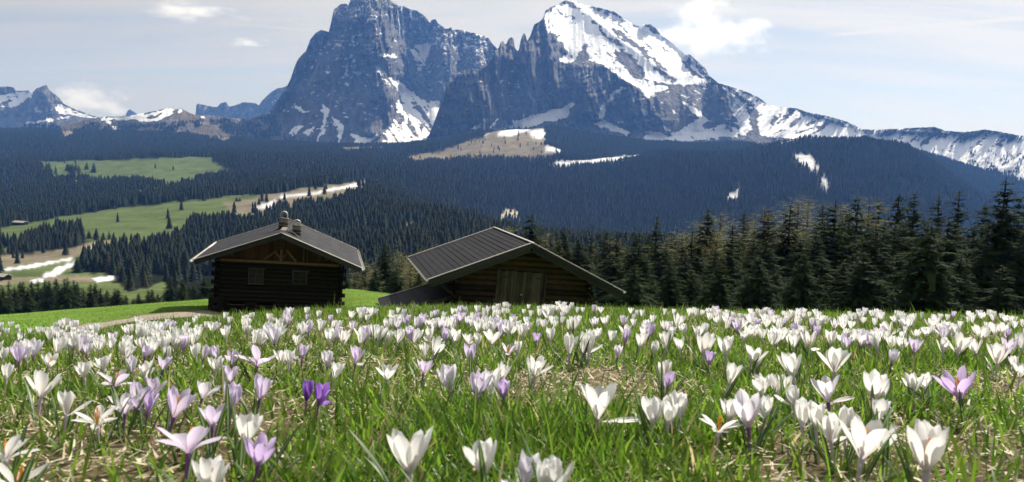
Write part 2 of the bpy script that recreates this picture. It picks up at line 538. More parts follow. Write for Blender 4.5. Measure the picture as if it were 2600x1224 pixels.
amt = g.smooth(g.m('ADD', sn, g.m('ADD', g.m('MULTIPLY', g.m('SUBTRACT', n2, 0.5), 1.7), g.m('MULTIPLY', g.m('SUBTRACT', n3, 0.5), 1.1))), 0.44, 0.56)
cc = g.mix(amt, rock, (0.86, 0.88, 0.92))
hgt = g.m('MULTIPLY', g.m('ADD', n1, n2), g.m('MULTIPLY_ADD', amt, -0.85, 1.0))
bsdf(g, cc, 0.85, 0.15, bump(g, hgt, 0.9, 45.0))


MGRID, LOWEST, HIGHEST = [], [], []


def mountain(name, sil, base, ybase, slopes, snow, dust=(), bare=(), turf=(), ribs=(), step=2.3, nv=150, slope0=1.8,
             amp=(60, 22), jag=1.2, seed=1, back=1500, ledge=0.0, blur=9.0, grain=(24, 95), streak=0.4, shelf=0.0):
    c0, c1 = sil[0][0], sil[-1][0]
    c = np.arange(c0, c1 + step, step)
    top = np.interp(c, *zip(*sil)) - jag * 2.2 * (ridged(c / 7.0, c * 0, seed, 3) - 0.55)
    bot = np.interp(c, *zip(*base))
    v = np.linspace(0, 1, nv)[:, None]
    row = bot + (top - bot) * v
    cg = np.broadcast_to(c, row.shape)
    wx = (fbm(cg / 18, row / 14, seed + 50, 4) - 0.5)
    wy = (fbm(cg / 18 + 77, row / 14, seed + 60, 4) - 0.5)
    wx2 = fbm(cg / 5, row / 4, seed + 70, 3) - 0.5
    wy2 = fbm(cg / 5 + 31, row / 4, seed + 80, 3) - 0.5
    cw, rw = cg + wx * 17 + wx2 * 11, row + wy * 12 + wy2 * 8
    sl = np.full(row.shape, slope0)
    for s_, p in slopes: sl[inpoly(cg, row, p)] = s_
    sl = gblur(gblur(sl, 3, 0), 3, 1)
    Y = np.empty_like(row)
    Y[0] = np.interp(c, *zip(*ybase))
    hor = 419 + (c - CX) * math.tan(ROLL)
    for i in range(1, nv):
        el = (hor - row[i]) / F
        Y[i] = Y[i - 1] + (row[i - 1] - row[i]) / F * Y[i - 1] / np.maximum(sl[i] - el, 0.25)
    Y = gblur(Y, blur / step, 1)
    for line, a, w in ribs:                      # buttresses (a<0, towards us) and gullies (a>0)
        pr_, pc_ = [q[1] for q in line], [q[0] for q in line]
        o = np.argsort(pr_)
        cl = np.interp(row, np.array(pr_)[o], np.array(pc_)[o])
        ins = np.clip((row - (min(pr_) - 20)) / 60, 0, 1) * np.clip(((max(pr_) + 25) - row) / 40, 0, 1)
        Y = Y + a * np.exp(-np.abs((cg - cl) / w) ** 1.5) * ins
    sfl = np.clip((sl - 0.8) / 0.9, 0.12, 1)
    lean = np.where(cg > 1860, cg + 0.85 * (row - 300), cg - 0.14 * (row - 200))
    cgl = np.where(cg > 1860, cg + 0.85 * (row - 300), cg)
    Y = Y + sfl * (amp[0] * (0.5 - ridged(lean / grain[0], row / grain[1], seed + 3, 4)) * 2
                   + amp[1] * (0.5 - ridged(cgl / 6.5, row / 34, seed + 9, 4)) * 2
                   + amp[1] * 0.5 * (0.5 - ridged(cgl / 2.8, row / 20, seed + 13, 3)) * 2)
    # shelves: the wall steps back where beds of rock end
    Y = Y + ledge * (fbm(cg / 60, (row + 0.25 * cg) / 9.0, seed + 4, 3) - 0.5) * sfl
    sn = np.zeros(row.shape)
    for w, p in dust:
        ins = gblur(gblur(inpoly(cg, row, p).astype(float), 4, 0), 4, 1)
        sn = np.maximum(sn, ins * w)
    for p in snow: sn[inpoly(cw, rw, p)] = 0.92
    for p in bare: sn[inpoly(cw, rw, p)] = 0.26
    # wind-bared streaks down the fall line, and snow caught on the shelves of the walls
    dr_ = np.where(cg > 1880, -1.0, 1.0)
    st_ = fbm((cg * 0.78 - dr_ * row * 0.62) / 4.2, (dr_ * cg * 0.62 + row * 0.78) / 36, seed + 90, 3)
    sn = np.where(sn > 0.7, sn - np.clip((st_ - 0.56) * 5, 0, 1) * streak, sn)
    if shelf:
        sh_ = fbm((cg + 0.6 * row) / 11, (row - 0.12 * cg) / 3.0, seed + 95, 3)
        up_ = fbm(cg / 45, row / 45, seed + 96, 2)
        sn = np.where((sh_ > 0.735 - 0.10 * shelf - 0.30 * (up_ - 0.5)) & (sl > 0.9), np.maximum(sn, 0.58), sn)
    tf = np.zeros(row.shape)
    for p in turf: tf[inpoly(cw, rw, p)] = 1
    sn = gblur(gblur(sn, 0.7, 0), 0.7, 1)
    p = P(cg, row, Y)
    MGRID.append((c, row, Y))
    kk = np.arange(1, 9)[:, None, None] / 8.0
    bk = p[-1][None] + np.concatenate([kk * 0, kk * back, -kk ** 0.8 * back * 0.8], -1)
    p = np.concatenate([p, bk]); sn = np.concatenate([sn, np.repeat(sn[-1:], 8, 0)]); tf = np.concatenate([tf, np.repeat(tf[-1:], 8, 0)])
    me = np_mesh(name, p, grid_faces(*p.shape[:2]), m_mtn, True, {'snow': ('FLOAT', sn), 'turf': ('FLOAT', tf)})
    LOWEST.append(p[..., 2].min()); HIGHEST.append(p[..., 2].max())
    return tag(link(name, me), kind='structure')


# the tall fissured massif left of centre
mountain('mountain',
    [(600, 330), (640, 302), (665, 293), (683, 288), (699, 264), (726, 224), (739, 198), (749, 165), (759, 148), (777, 129), (787, 102), (802, 84), (813, 76), (824, 79), (835, 81), (840, 59), (848, 23), (864, 12), (879, 10), (884, 15), (889, 2), (894, -13), (914, -20), (947, -23), (980, -13), (993, 2), (1013, 16), (1023, 15), (1042, 25), (1059, 28), (1079, 41), (1092, 58), (1095, 51), (1105, 49), (1112, 59), (1128, 71), (1140, 73), (1145, 68), (1148, 76), (1164, 75), (1191, 81), (1211, 87), (1227, 91), (1240, 97), (1250, 110), (1262, 124), (1300, 150), (1340, 180)],
    [(600, 420), (1340, 420)], [(600, 5300), (850, 5000), (1060, 5100), (1340, 5500)],
    [(0.75, [(600, 420), (640, 310), (760, 300), (860, 330), (980, 350), (1340, 380), (1340, 420)]),
     (0.55, [(1000, 225), (1040, 228), (1100, 250), (1340, 250), (1340, 420), (960, 420), (960, 362), (1005, 290)]),
     (1.4, [(1040, 100), (1090, 60), (1262, 100), (1262, 270), (1120, 262), (1060, 235)]), (1.0, [(1050, 108), (1100, 105), (1068, 185)]),
     (1.1, [(700, 300), (760, 190), (870, 150), (960, 230), (990, 330), (860, 340)])],
    [[(946, 158), (955, 164), (985, 198), (1010, 203), (1060, 240), (1085, 256), (1120, 260), (1118, 282), (1092, 352), (1050, 358), (1000, 364), (968, 360), (1000, 332), (1014, 300), (1008, 250), (986, 220), (962, 184)],
     [(1048, 112), (1098, 108), (1086, 136), (1076, 160), (1068, 184), (1055, 165), (1046, 140)],
     [(816, 268), (830, 275), (832, 300), (825, 332), (812, 345), (811, 368), (806, 368), (809, 335), (821, 310)],
     [(837, 292), (860, 310), (875, 320), (870, 342), (864, 368), (858, 368), (862, 340), (850, 315)],
     [(655, 320), (680, 325), (705, 318), (690, 333), (660, 332)], [(640, 335), (675, 340), (660, 350), (635, 350)],
     [(742, 265), (768, 275), (772, 285), (752, 280)], [(730, 335), (760, 318), (775, 320), (745, 345)], [(770, 340), (800, 318), (806, 322), (785, 345)],
     [(880, 330), (905, 345), (940, 350), (985, 340), (940, 362), (905, 368)], [(975, 335), (1010, 300), (1016, 330), (985, 350)],
     [(870, 210), (900, 206), (880, 216)], [(870, 190), (892, 172), (880, 196)], [(895, 95), (925, 130), (922, 136), (892, 102)], [(970, 140), (1000, 136), (1006, 148), (980, 147)],
     [(1170, 182), (1200, 175), (1180, 186)], [(1200, 200), (1255, 180), (1256, 195), (1210, 200)]],
    dust=[(0.34, [(845, 20), (1000, -30), (1000, 40), (930, 75), (850, 70)]), (0.46, [(992, 0), (1025, 15), (1095, 60), (1100, 105), (1040, 80), (1000, 55)]),
          (0.36, [(1090, 60), (1260, 90), (1262, 180), (1180, 170), (1100, 120)]), (0.2, [(860, 100), (930, 90), (960, 250), (850, 250), (820, 190)]),
          (0.08, [(690, 380), (690, 290), (760, 150), (1000, 150), (1260, 190), (1260, 380)])],
    bare=[[(1015, 280), (1028, 300), (1020, 330), (1012, 320)], [(1035, 290), (1050, 310), (1062, 345), (1050, 345), (1040, 320)], [(1040, 250), (1070, 275), (1095, 310), (1085, 308), (1050, 270)], [(985, 212), (1015, 235), (1030, 265), (1020, 262), (990, 225)],
          [(960, 165), (985, 200), (1005, 225), (980, 205)], [(1060, 300), (1075, 325), (1070, 345)]],
    ribs=[([(905, 0), (880, 100), (830, 200)], -170, 42), ([(955, 0), (950, 150), (985, 260)], -200, 40), ([(850, 60), (835, 90), (770, 200)], 120, 22),
          ([(1010, 30), (1060, 120), (1090, 250)], 260, 40), ([(930, 130), (1010, 220), (1080, 330)], 160, 30), ([(1125, 80), (1130, 180), (1120, 240)], -140, 26),
          ([(1180, 90), (1165, 200)], 90, 20), ([(1225, 95), (1215, 190)], -90, 18)],
    step=1.7, nv=230, slope0=2.2, amp=(100, 46), jag=1.8, seed=3, ledge=55, back=1600, shelf=0.8, streak=0.62)

# the broad snow-covered peak right of centre with its long ridge
mountain('mountain',
    [(1060, 420), (1085, 352), (1095, 330), (1120, 262), (1140, 215), (1165, 184), (1190, 174), (1212, 182), (1235, 168), (1250, 150), (1258, 130), (1266, 122), (1271, 108), (1277, 103), (1281, 112), (1286, 112), (1291, 99), (1298, 95), (1304, 98), (1307, 122), (1313, 129), (1317, 128), (1323, 98), (1330, 82), (1336, 92), (1338, 105), (1342, 98), (1347, 90), (1352, 74), (1357, 62), (1366, 57), (1378, 48), (1385, 28), (1403, 15), (1418, 12), (1430, 3), (1450, 0), (1470, 8), (1490, 15), (1505, 17), (1530, 22), (1560, 30), (1590, 52), (1613, 64), (1630, 70), (1634, 63), (1650, 61), (1665, 72), (1680, 90), (1700, 105), (1720, 122), (1740, 140), (1750, 138), (1770, 155), (1790, 172), (1800, 192), (1815, 204), (1822, 210), (1850, 219), (1900, 235), (1930, 250), (1950, 266), (1985, 273), (2020, 275), (2050, 285), (2100, 295), (2140, 305), (2170, 318), (2185, 328), (2230, 330), (2300, 326), (2370, 322), (2400, 332), (2450, 336), (2500, 329), (2540, 335), (2600, 346), (2700, 370), (2900, 380), (3300, 420)],
    [(1060, 425), (1085, 420), (1250, 420), (1700, 430), (2100, 440), (2600, 530), (3300, 540)], [(1060, 4700), (1250, 4550), (1700, 4600), (2100, 4700), (2600, 4000), (3300, 3900)],
    [(0.78, [(1385, 30), (1450, -5), (1590, 50), (1700, 104), (1815, 205), (1720, 213), (1620, 196), (1540, 166), (1440, 162), (1420, 150), (1440, 135), (1400, 85)]),
     (0.7, [(1250, 420), (1280, 325), (1440, 262), (1460, 300), (1600, 320), (1720, 345), (1880, 320), (1920, 250), (2200, 330), (2600, 345), (3300, 400), (3300, 540), (1700, 430)]),
     (1.0, [(1525, 160), (1640, 200), (1800, 215), (1850, 330), (1700, 350), (1640, 240)])],
    [[(1383, 32), (1403, 15), (1450, -2), (1500, 16), (1590, 50), (1640, 62), (1700, 103), (1790, 172), (1815, 206), (1780, 216), (1720, 213), (1650, 206), (1620, 196), (1585, 190), (1552, 172), (1540, 166), (1522, 160), (1480, 154), (1440, 163), (1422, 156), (1426, 148), (1442, 135), (1424, 110), (1402, 92), (1388, 80), (1380, 60)],
     [(1525, 158), (1560, 165), (1600, 190), (1660, 212), (1640, 240), (1610, 215), (1570, 200)],
     [(1285, 325), (1345, 292), (1372, 290), (1440, 268), (1452, 258), (1448, 285), (1438, 302), (1400, 308), (1340, 326)], [(1240, 325), (1262, 300), (1266, 306), (1250, 325)], [(1195, 330), (1225, 303), (1210, 330)],
     [(1505, 318), (1530, 305), (1600, 335), (1592, 345), (1540, 330)], [(1520, 310), (1530, 270), (1560, 232), (1582, 215), (1590, 222), (1560, 245), (1540, 280), (1532, 312)],
     [(1640, 352), (1700, 345), (1745, 318), (1775, 300), (1790, 330), (1840, 312), (1870, 322), (1880, 345), (1800, 352), (1720, 362), (1650, 372)],
     [(1640, 330), (1690, 340), (1700, 360), (1640, 365)], [(1730, 258), (1775, 280), (1800, 310), (1780, 308), (1745, 272)],
     [(1835, 215), (1868, 245), (1895, 270), (1905, 330), (1885, 345), (1870, 300), (1850, 260)], [(1625, 240), (1650, 220), (1700, 214), (1690, 228), (1640, 248)], [(1855, 220), (1925, 250), (1950, 268), (1940, 300), (1905, 255)],
     [(1938, 262), (1990, 273), (2060, 287), (2140, 305), (2190, 330), (2300, 328), (2400, 333), (2600, 348), (2800, 378), (2800, 520), (2590, 500), (2480, 500), (2400, 420), (2300, 372), (2180, 345), (2000, 352), (1930, 345), (1920, 300)]],
    dust=[(0.05, [(1130, 400), (1250, 130), (1400, 90), (1600, 190), (1850, 220), (1900, 400)]), (0.22, [(1600, 190), (1830, 208), (1920, 260), (1900, 370), (1700, 360), (1600, 320)])],
    bare=[[(1560, 126), (1590, 134), (1616, 150), (1632, 172), (1636, 196), (1616, 202), (1600, 186), (1584, 166), (1568, 150)],
          [(1468, 132), (1484, 106), (1494, 124), (1496, 168), (1470, 178), (1448, 166), (1455, 155)], [(1535, 86), (1570, 98), (1594, 120), (1576, 118), (1548, 104)], [(1502, 40), (1530, 72), (1545, 100), (1532, 90), (1512, 62)],
          [(1440, 30), (1452, 42), (1460, 52), (1448, 50)], [(1425, 5), (1445, 3), (1470, 22), (1462, 24), (1440, 10), (1420, 18)], [(1600, 50), (1625, 66), (1612, 70)], [(1634, 62), (1652, 60), (1672, 84), (1664, 86)],
          [(1395, 85), (1420, 92), (1415, 104), (1400, 110)], [(1650, 155), (1680, 178), (1720, 204), (1708, 206), (1660, 176)], [(1560, 70), (1640, 128), (1700, 180), (1690, 182), (1630, 135), (1556, 78)], [(1725, 150), (1760, 172), (1790, 200), (1775, 198), (1740, 172)], [(1770, 158), (1800, 192), (1812, 206), (1795, 206), (1775, 180)]]
         + [[(x0, y0), (x0 + 8, y0 - 3), (x0 + 8 - dx * 0.4, y0 + dy * 0.45), (x0 - dx, y0 + dy), (x0 - dx * 0.55, y0 + dy * 0.4)] for x0, y0, dx, dy in
            [(2010, 282, 40, 38), (2040, 288, 42, 46), (2075, 300, 36, 30), (2096, 306, 40, 42), (1975, 290, 28, 45), (2130, 312, -40, 26), (2060, 325, 50, 20), (1990, 330, 40, 16), (2290, 340, 30, 22), (2330, 345, 26, 20), (2390, 340, 22, 24), (2440, 345, 30, 26), (2500, 345, 30, 30), (2550, 350, 36, 36), (2360, 345, 30, 36)]],
    ribs=[([(1340, 90), (1350, 200), (1330, 300)], -160, 30), ([(1395, 110), (1410, 200), (1420, 280)], -120, 22), ([(1295, 110), (1290, 200)], -90, 14), ([(1375, 80), (1380, 240)], 90, 14),
          ([(1480, 170), (1500, 250), (1480, 300)], -140, 40), ([(1565, 190), (1540, 310)], 120, 16), ([(1620, 230), (1610, 300)], -110, 30), ([(1700, 225), (1690, 320)], -110, 30), ([(1660, 230), (1650, 330)], 90, 15),
          ([(1760, 230), (1770, 310)], -120, 26), ([(1830, 220), (1850, 320)], -100, 22), ([(1440, -5), (1560, 90), (1700, 190)], -70, 30), ([(1640, 62), (1760, 170)], 60, 22), ([(1210, 180), (1180, 300)], -110, 26), ([(1250, 150), (1255, 280)], 80, 16)]
        + [([(x0, 270), (x0 - 60, 350)], a, 12) for x0, a in ((1990, 40), (2030, -40), (2075, 40), (2120, -40), (2165, 35))] + [([(x0, 330), (x0 - 60, 440)], a, 14) for x0, a in ((2260, 40), (2310, -40), (2360, 40), (2410, -45), (2460, 40), (2510, -45), (2560, 40), (2610, -40))],
    step=2.2, nv=210, slope0=2.3, amp=(92, 40), jag=1.5, seed=23, ledge=35, back=1400, shelf=0.25)

# far plateau of blue cliffs between the left range and the tall massif
mountain('mountain',
    [(470, 300), (497, 293), (498, 267), (503, 263), (534, 270), (551, 272), (561, 262), (574, 259), (581, 270), (595, 268), (618, 259), (649, 262), (657, 268), (666, 255), (689, 233), (703, 225), (723, 221), (760, 200), (800, 215), (840, 300)],
    [(470, 345), (840, 345)], [(470, 8600), (840, 8600)], [(0.7, [(470, 345), (470, 296), (840, 300), (840, 345)])], [],
    dust=[(0.34, [(660, 250), (730, 210), (730, 280), (690, 290)])], step=2.6, nv=50, slope0=2.4, amp=(50, 25), jag=0.9, seed=41, ledge=50, back=900)
mountain('mountain', [(318, 296), (324, 281), (330, 277), (338, 283), (350, 291), (366, 297)], [(318, 312), (366, 312)], [(318, 9300), (366, 9300)], [], [], step=2.2, nv=20, slope0=2.0, amp=(30, 15), jag=0.6, seed=45, back=500)

# the snowy range at the left edge
mountain('mountain',
    [(-700, 250), (-300, 225), (-120, 235), (0, 221), (20, 219), (35, 223), (40, 231), (74, 230), (83, 236), (91, 225), (101, 221), (112, 217), (118, 215), (125, 228), (149, 247), (162, 264), (189, 277), (236, 294), (257, 299), (320, 310), (380, 330)],
    [(-700, 370), (380, 370)], [(-700, 6900), (380, 6900)],
    [(0.7, [(-300, 240), (0, 236), (75, 236), (40, 275), (-300, 290)]), (0.75, [(130, 290), (160, 265), (260, 300), (380, 330), (380, 370), (-700, 370), (-300, 300)])],
    [[(-200, 248), (0, 240), (40, 232), (78, 233), (84, 240), (60, 262), (30, 276), (0, 272), (-200, 280)], [(158, 266), (190, 279), (236, 296), (260, 300), (258, 306), (200, 296), (150, 290), (140, 278)], [(60, 315), (100, 305), (170, 296), (180, 300), (100, 312)]],
    dust=[(0.34, [(115, 270), (150, 262), (160, 290), (120, 300)])],
    bare=[[(-10, 262), (20, 258), (40, 250), (20, 266), (0, 272)], [(10, 246), (30, 243), (24, 250)], [(175, 276), (200, 284), (188, 288)]],
    ribs=[([(110, 220), (90, 300)], -160, 34), ([(60, 240), (50, 290)], 100, 20)], step=2.6, nv=90, slope0=2.0, amp=(50, 24), jag=1.0, seed=51, ledge=40, back=1200)

HILL_TAN = [[(155, 320), (205, 302), (214, 318), (180, 345), (152, 352)], [(440, 280), (497, 291), (530, 298), (470, 306), (440, 300)], [(480, 336), (520, 314), (545, 322), (592, 348), (570, 364), (505, 348)], [(250, 318), (285, 312), (270, 326)]]
# the smooth half-snowed hill beside it
mountain('mountain',
    [(120, 330), (190, 312), (245, 299), (270, 296), (304, 296), (338, 293), (372, 286), (405, 279), (429, 274), (449, 278), (459, 274), (480, 286), (497, 292), (540, 294), (591, 300), (659, 305), (720, 330)],
    [(120, 380), (720, 390)], [(120, 4800), (400, 4700), (720, 5000)], [],
    [[(245, 299), (304, 297), (372, 287), (430, 275), (446, 281), (425, 298), (400, 309), (330, 305), (262, 303)], [(262, 301), (272, 302), (290, 318), (306, 325), (300, 334), (284, 336), (292, 326), (268, 312)], [(456, 276), (466, 280), (458, 290), (452, 284)], [(440, 296), (462, 303), (456, 308)], [(500, 294), (526, 294), (520, 298)]],
    bare=[[(370, 296), (400, 288), (420, 286), (390, 300)]],
    turf=HILL_TAN,
    ribs=[([(455, 275), (440, 330)], -60, 22), ([(300, 297), (300, 340)], 60, 30)], step=3.0, nv=60, slope0=0.75, amp=(26, 8), jag=0.3, seed=61, back=900)

# ------------------------------------------------------------------ clouds beyond the mountains
m_cloud, g = newmat('cloud_vapour')
tco = g.n('ShaderNodeTexCoord').outputs['Object']
oi = g.n('ShaderNodeObjectInfo').outputs['Random']
nn = g.n('ShaderNodeTexNoise', {'Vector': tco, 'W': g.m('MULTIPLY', oi, 40.0), 'Scale': 2.1, 'Detail': 8, 'Roughness': 0.66}, noise_dimensions='4D').outputs[0]
sp = g.n('ShaderNodeSeparateXYZ', {0: tco})
zz = g.m('MULTIPLY', sp.outputs[2], g.m('MULTIPLY_ADD', g.m('LESS_THAN', sp.outputs[2], 0.0), 0.9, 1.0))
ln = g.vm('LENGTH', g.n('ShaderNodeCombineXYZ', {0: sp.outputs[0], 1: sp.outputs[1], 2: zz}).outputs[0]).outputs['Value']
dn = g.m('ADD', g.m('SUBTRACT', 0.60, ln), g.m('MULTIPLY', g.m('SUBTRACT', nn, 0.5), 3.2))
dn = g.m('MULTIPLY', g.smooth(dn, 0.0, 0.95), 0.0055)
pv = g.n('ShaderNodeVolumePrincipled', {'Color': (0.985, 0.985, 0.985, 1), 'Density': dn, 'Anisotropy': 0.55})
g.n('ShaderNodeOutputMaterial', {'Volume': pv.outputs[0]})
m_cloud.cycles.volume_step_rate = 0.35


def cloud(px, py, w, h, Y, depth, label):
    """a hull of billows round the vapour"""
    rr = np.random.default_rng(int(px))
    th = np.linspace(0, math.pi, 17)[:, None]
    ph = np.linspace(0, 2 * math.pi, 33)[None, :-1]
    d = np.stack([np.sin(th) * np.cos(ph), np.sin(th) * np.sin(ph), np.cos(th) + 0 * ph], -1)
    r = 1.0 + 0.08 * np.sin(5 * ph + 3 * th) * np.sin(th)
    nr, nc = r.shape
    i = np.arange(nr - 1)[:, None] * nc + np.arange(nc)[None, :]
    j = np.arange(nr - 1)[:, None] * nc + (np.arange(nc)[None, :] + 1) % nc
    o = link('cloud', np_mesh('cloud', d * r[..., None], np.stack([i, i + nc, j + nc, j], -1).reshape(-1, 4), m_cloud))
    o.location = P(px, py, Y)
    o.scale = (w / F * Y / 2, depth, h / F * Y / 2)
    tag(o, label, 'cloud', 'white clouds over the mountains')


cloud(480, 32, 330, 110, 13500, 700, 'ragged white cloud high over the tall massif, leftmost at the top edge')
cloud(628, 112, 130, 56, 13500, 300, 'smallest white cloud floating alone left of the fissured massif')
cloud(225, 268, 300, 170, 13200, 700, 'low white cloud pouring down the ridge of the distant left range')
cloud(1815, 92, 430, 250, 13800, 900, 'largest white cloud billowing behind the snow covered peak')

# ------------------------------------------------------------------ the air
m_haze, g = newmat('mountain_air')
pv = g.n('ShaderNodeVolumePrincipled', {'Color': (0.16, 0.38, 1.0, 1), 'Absorption Color': (0.9, 0.9, 0.9, 1), 'Density': 0.000052, 'Anisotropy': 0.2})
g.n('ShaderNodeOutputMaterial', {'Volume': pv.outputs[0]})
m_haze.cycles.homogeneous_volume = True
HX, HY0, HY1 = 9500, -300, 11500

# ------------------------------------------------------------------ trees
m_bark, g = newmat('bark')
tc_ = g.n('ShaderNodeTexCoord').outputs['Object']
nb = g.noise(g.n('ShaderNodeMapping', {'Vector': tc_, 'Scale': (30, 30, 4)}).outputs[0], 2.0, 4)
bsdf(g, g.ramp(nb, [(0.35, (0.05, 0.038, 0.028)), (0.7, (0.15, 0.115, 0.085))]), 0.95, 0.1, bump(g, nb, 0.6, 0.03))


def foliage(name, a, b, trans):
    m, g = newmat(name)
    hv = g.n('ShaderNodeAttribute', attribute_name='hue').outputs['Fac']
    ri = g.n('ShaderNodeObjectInfo').outputs['Random']
    c = g.mix(g.m('ADD', g.m('MULTIPLY', hv, 0.75), g.m('MULTIPLY', ri, 0.25)), a, b)
    bsdf(g, c, 0.8, 0.06, None, trans)
    return m


m_spruce = foliage('spruce_needles', (0.011, 0.021, 0.009), (0.042, 0.066, 0.022), 0.28)
m_larch = foliage('larch_twigs', (0.15, 0.15, 0.07), (0.28, 0.27, 0.12), 0.4)
m_farl = foliage('far_larch', (0.018, 0.021, 0.012), (0.042, 0.042, 0.022), 0.15)
m_fars = foliage('far_needles', (0.006, 0.011, 0.007), (0.026, 0.036, 0.018), 0.08)


def tube_np(path, rad, n=6):
    path = np.asarray(path, float)
    a = np.linspace(0, 2 * math.pi, n, endpoint=False)
    ring = np.stack([np.cos(a), np.sin(a), 0 * a], -1)
    v = np.concatenate([p + ring * r for p, r in zip(path, rad)])
    f = []
    for k in range(len(path) - 1):
        for i in range(n):
            j = (i + 1) % n
            f.append((k * n + i, k * n + j, (k + 1) * n + j, (k + 1) * n + i))
    return v, np.array(f)


def conifer_mesh(kind, seed):
    """unit-height conifer: trunk mesh, crown mesh of drooping branches set with needle sprays"""
    r = np.random.default_rng(seed)
    tz = np.linspace(0, 1, 7)
    bend = np.cumsum(r.normal(0, 0.003, 7))
    tv, tf = tube_np(np.stack([bend, bend * 0.3, tz * 0.99], -1), 0.017 * (1 - tz) ** 0.85 + 0.0012, 6)
    V, Q, H = [], [], []
    larch = kind == 'larch'
    z0, width = (0.12, 0.20) if larch else (0.045, 0.205)
    width *= r.uniform(0.75, 1.3)
    nw = 32 if larch else int(r.uniform(30, 46))
    droop = r.uniform(0.6, 1.25)
    skew = r.uniform(0, 6.28)
    for w in range(nw):
        f = min(max((w + r.uniform(-.3, .3)) / nw, 0.0), 0.985)
        z = z0 + (1 - z0) * f ** 0.92
        q = (1 - f)
        R = width * (q ** 0.72 if not larch else (q ** 0.5) * (0.45 + 0.75 * min(1, f * 3.0))) * r.uniform(0.8, 1.15) + 0.012
        nb_ = int((11 if not larch else 10) * (0.55 + 0.6 * q)) + 2
        for b in range(nb_):
            az = r.uniform(0, 2 * math.pi)
            L = R * r.uniform(0.55, 1.2) * (1 + 0.15 * math.cos(az - skew))
            up = r.uniform(-0.05, 0.35) + (0.25 if larch else 0.0) + 0.5 * f
            dr = r.uniform(0.35, 1.1) * droop * (0.5 if larch else 1.0)
            dx, dy = math.cos(az), math.sin(az)
            ns = 4
            hue = float(np.clip(r.normal(0.4, 0.2), 0, 1))
            last = None
            for s in range(ns + 1):
                u = s / ns
                cpt = np.array([dx * L * u, dy * L * u, z + L * (up * u - dr * u * u) + 0.12 * L * max(0, u - .7)])
                wd = (0.15 * L * (1 - 0.7 * u) + 0.002) * (0.55 if larch else 1.0) * r.uniform(0.7, 1.3)
                pr_ = np.array([-dy * wd, dx * wd, -0.25 * wd])
                pl_ = np.array([dy * wd, -dx * wd, -0.25 * wd])
                a0 = len(V)
                V += [cpt + pr_, cpt, cpt + pl_]
                H += [hue, hue + 0.15, hue]
                if last is not None and not larch:
                    Q += [(last, last + 1, a0 + 1, a0), (last + 1, last + 2, a0 + 2, a0 + 1)]
                elif last is not None:
                    Q += [(last + 1, last + 1 + 0, a0 + 1, a0 + 1)][:0]
                # hanging sprays
                if s > 0:
                    for side in (-1, 1):
                        for rep in range(4 if larch else 3):
                            sl_ = L * r.uniform(0.13, 0.34) * (1.15 - 0.5 * u) * (0.75 if larch else 1)
                            ang = az + side * r.uniform(0.5, 1.2)
                            cpt = cpt + np.array([dx, dy, 0]) * L * r.uniform(-0.1, 0.1)
                            e = cpt + np.array([math.cos(ang) * sl_, math.sin(ang) * sl_, sl_ * r.uniform(-0.75, 0.1) * (0.4 if larch else 1)])
                            hw_ = sl_ * (0.13 if larch else 0.2)
                            nrm = np.array([-math.sin(ang) * hw_, math.cos(ang) * hw_, r.uniform(-0.5, 0.5) * hw_])
                            a1 = len(V)
                            V += [cpt - nrm * 0.5, cpt + nrm * 0.5, e + nrm * 0.35, e - nrm * 0.35]
                            H += [hue, hue, hue + 0.3, hue + 0.3]
                            Q.append((a1, a1 + 1, a1 + 2, a1 + 3))
                last = a0
    # leader
    a1 = len(V)
    V += [np.array([-0.004, 0, 0.93]), np.array([0.004, 0, 0.93]), np.array([0.0012, 0, 1.0]), np.array([-0.0012, 0, 1.0])]
    H += [0.3] * 4
    Q.append((a1, a1 + 1, a1 + 2, a1 + 3))
    V = np.array(V)
    V[:, 0] += np.interp(V[:, 2], tz, bend)
    crown = np_mesh(kind + '_crown', V, np.array(Q), m_larch if larch else m_spruce, False, {'hue': ('FLOAT', np.clip(H, 0, 1))})
    trunk = np_mesh(kind + '_trunk', tv, tf, m_bark, True)
    return trunk, crown


SPRUCE = [conifer_mesh('spruce', 100 + i) for i in range(8)]
LARCH = [conifer_mesh('larch', 200 + i) for i in range(3)]


def plant(kind, px, prow, Y, label, group, wide=1.0):
    top = P(px, prow, Y)
    z = float(ground_z(top[0], Y))
    h = float(top[2] - z)
    proto = random.choice(LARCH if kind == 'larch' else SPRUCE)
    root = bpy.data.objects.new(kind + '_tree', None)
    COL.objects.link(root)
    root.empty_display_size = 0.5
    root.location = (top[0], Y, z - 0.02 * h)
    wsc = h * 1.02 * wide * random.uniform(0.92, 1.1) * (15.0 / max(h, 8.0)) ** 0.25
    root.scale = (wsc, wsc, h * 1.02)
    root.rotation_euler = (random.uniform(-.012, .012), random.uniform(-.012, .012), random.uniform(0, 6.28))
    link('trunk', proto[0], root)
    link('crown', proto[1], root)
    tag(root, label, 'tree', group)
    return root


ORD = ['first', 'second', 'third', 'fourth', 'fifth', 'sixth', 'seventh', 'eighth', 'ninth', 'tenth', 'eleventh', 'twelfth', 'thirteenth', 'fourteenth', 'fifteenth', 'sixteenth', 'seventeenth', 'eighteenth', 'nineteenth', 'twentieth', 'twenty-first', 'twenty-second', 'twenty-third', 'twenty-fourth', 'twenty-fifth', 'twenty-sixth', 'twenty-seventh', 'twenty-eighth', 'twenty-ninth', 'thirtieth', 'thirty-first', 'thirty-second', 'thirty-third', 'thirty-fourth', 'thirty-fifth', 'thirty-sixth']


def row_of(kind, tops, phrase, group, y0, y1, wide=1.0):
    for i, t in enumerate(sorted(tops)):
        Y = t[2] if len(t) > 2 else y0 + (y1 - y0) * ((i * 0.618) % 1)
        plant(kind, t[0], t[1], Y, phrase.format(ORD[i]), group, wide)


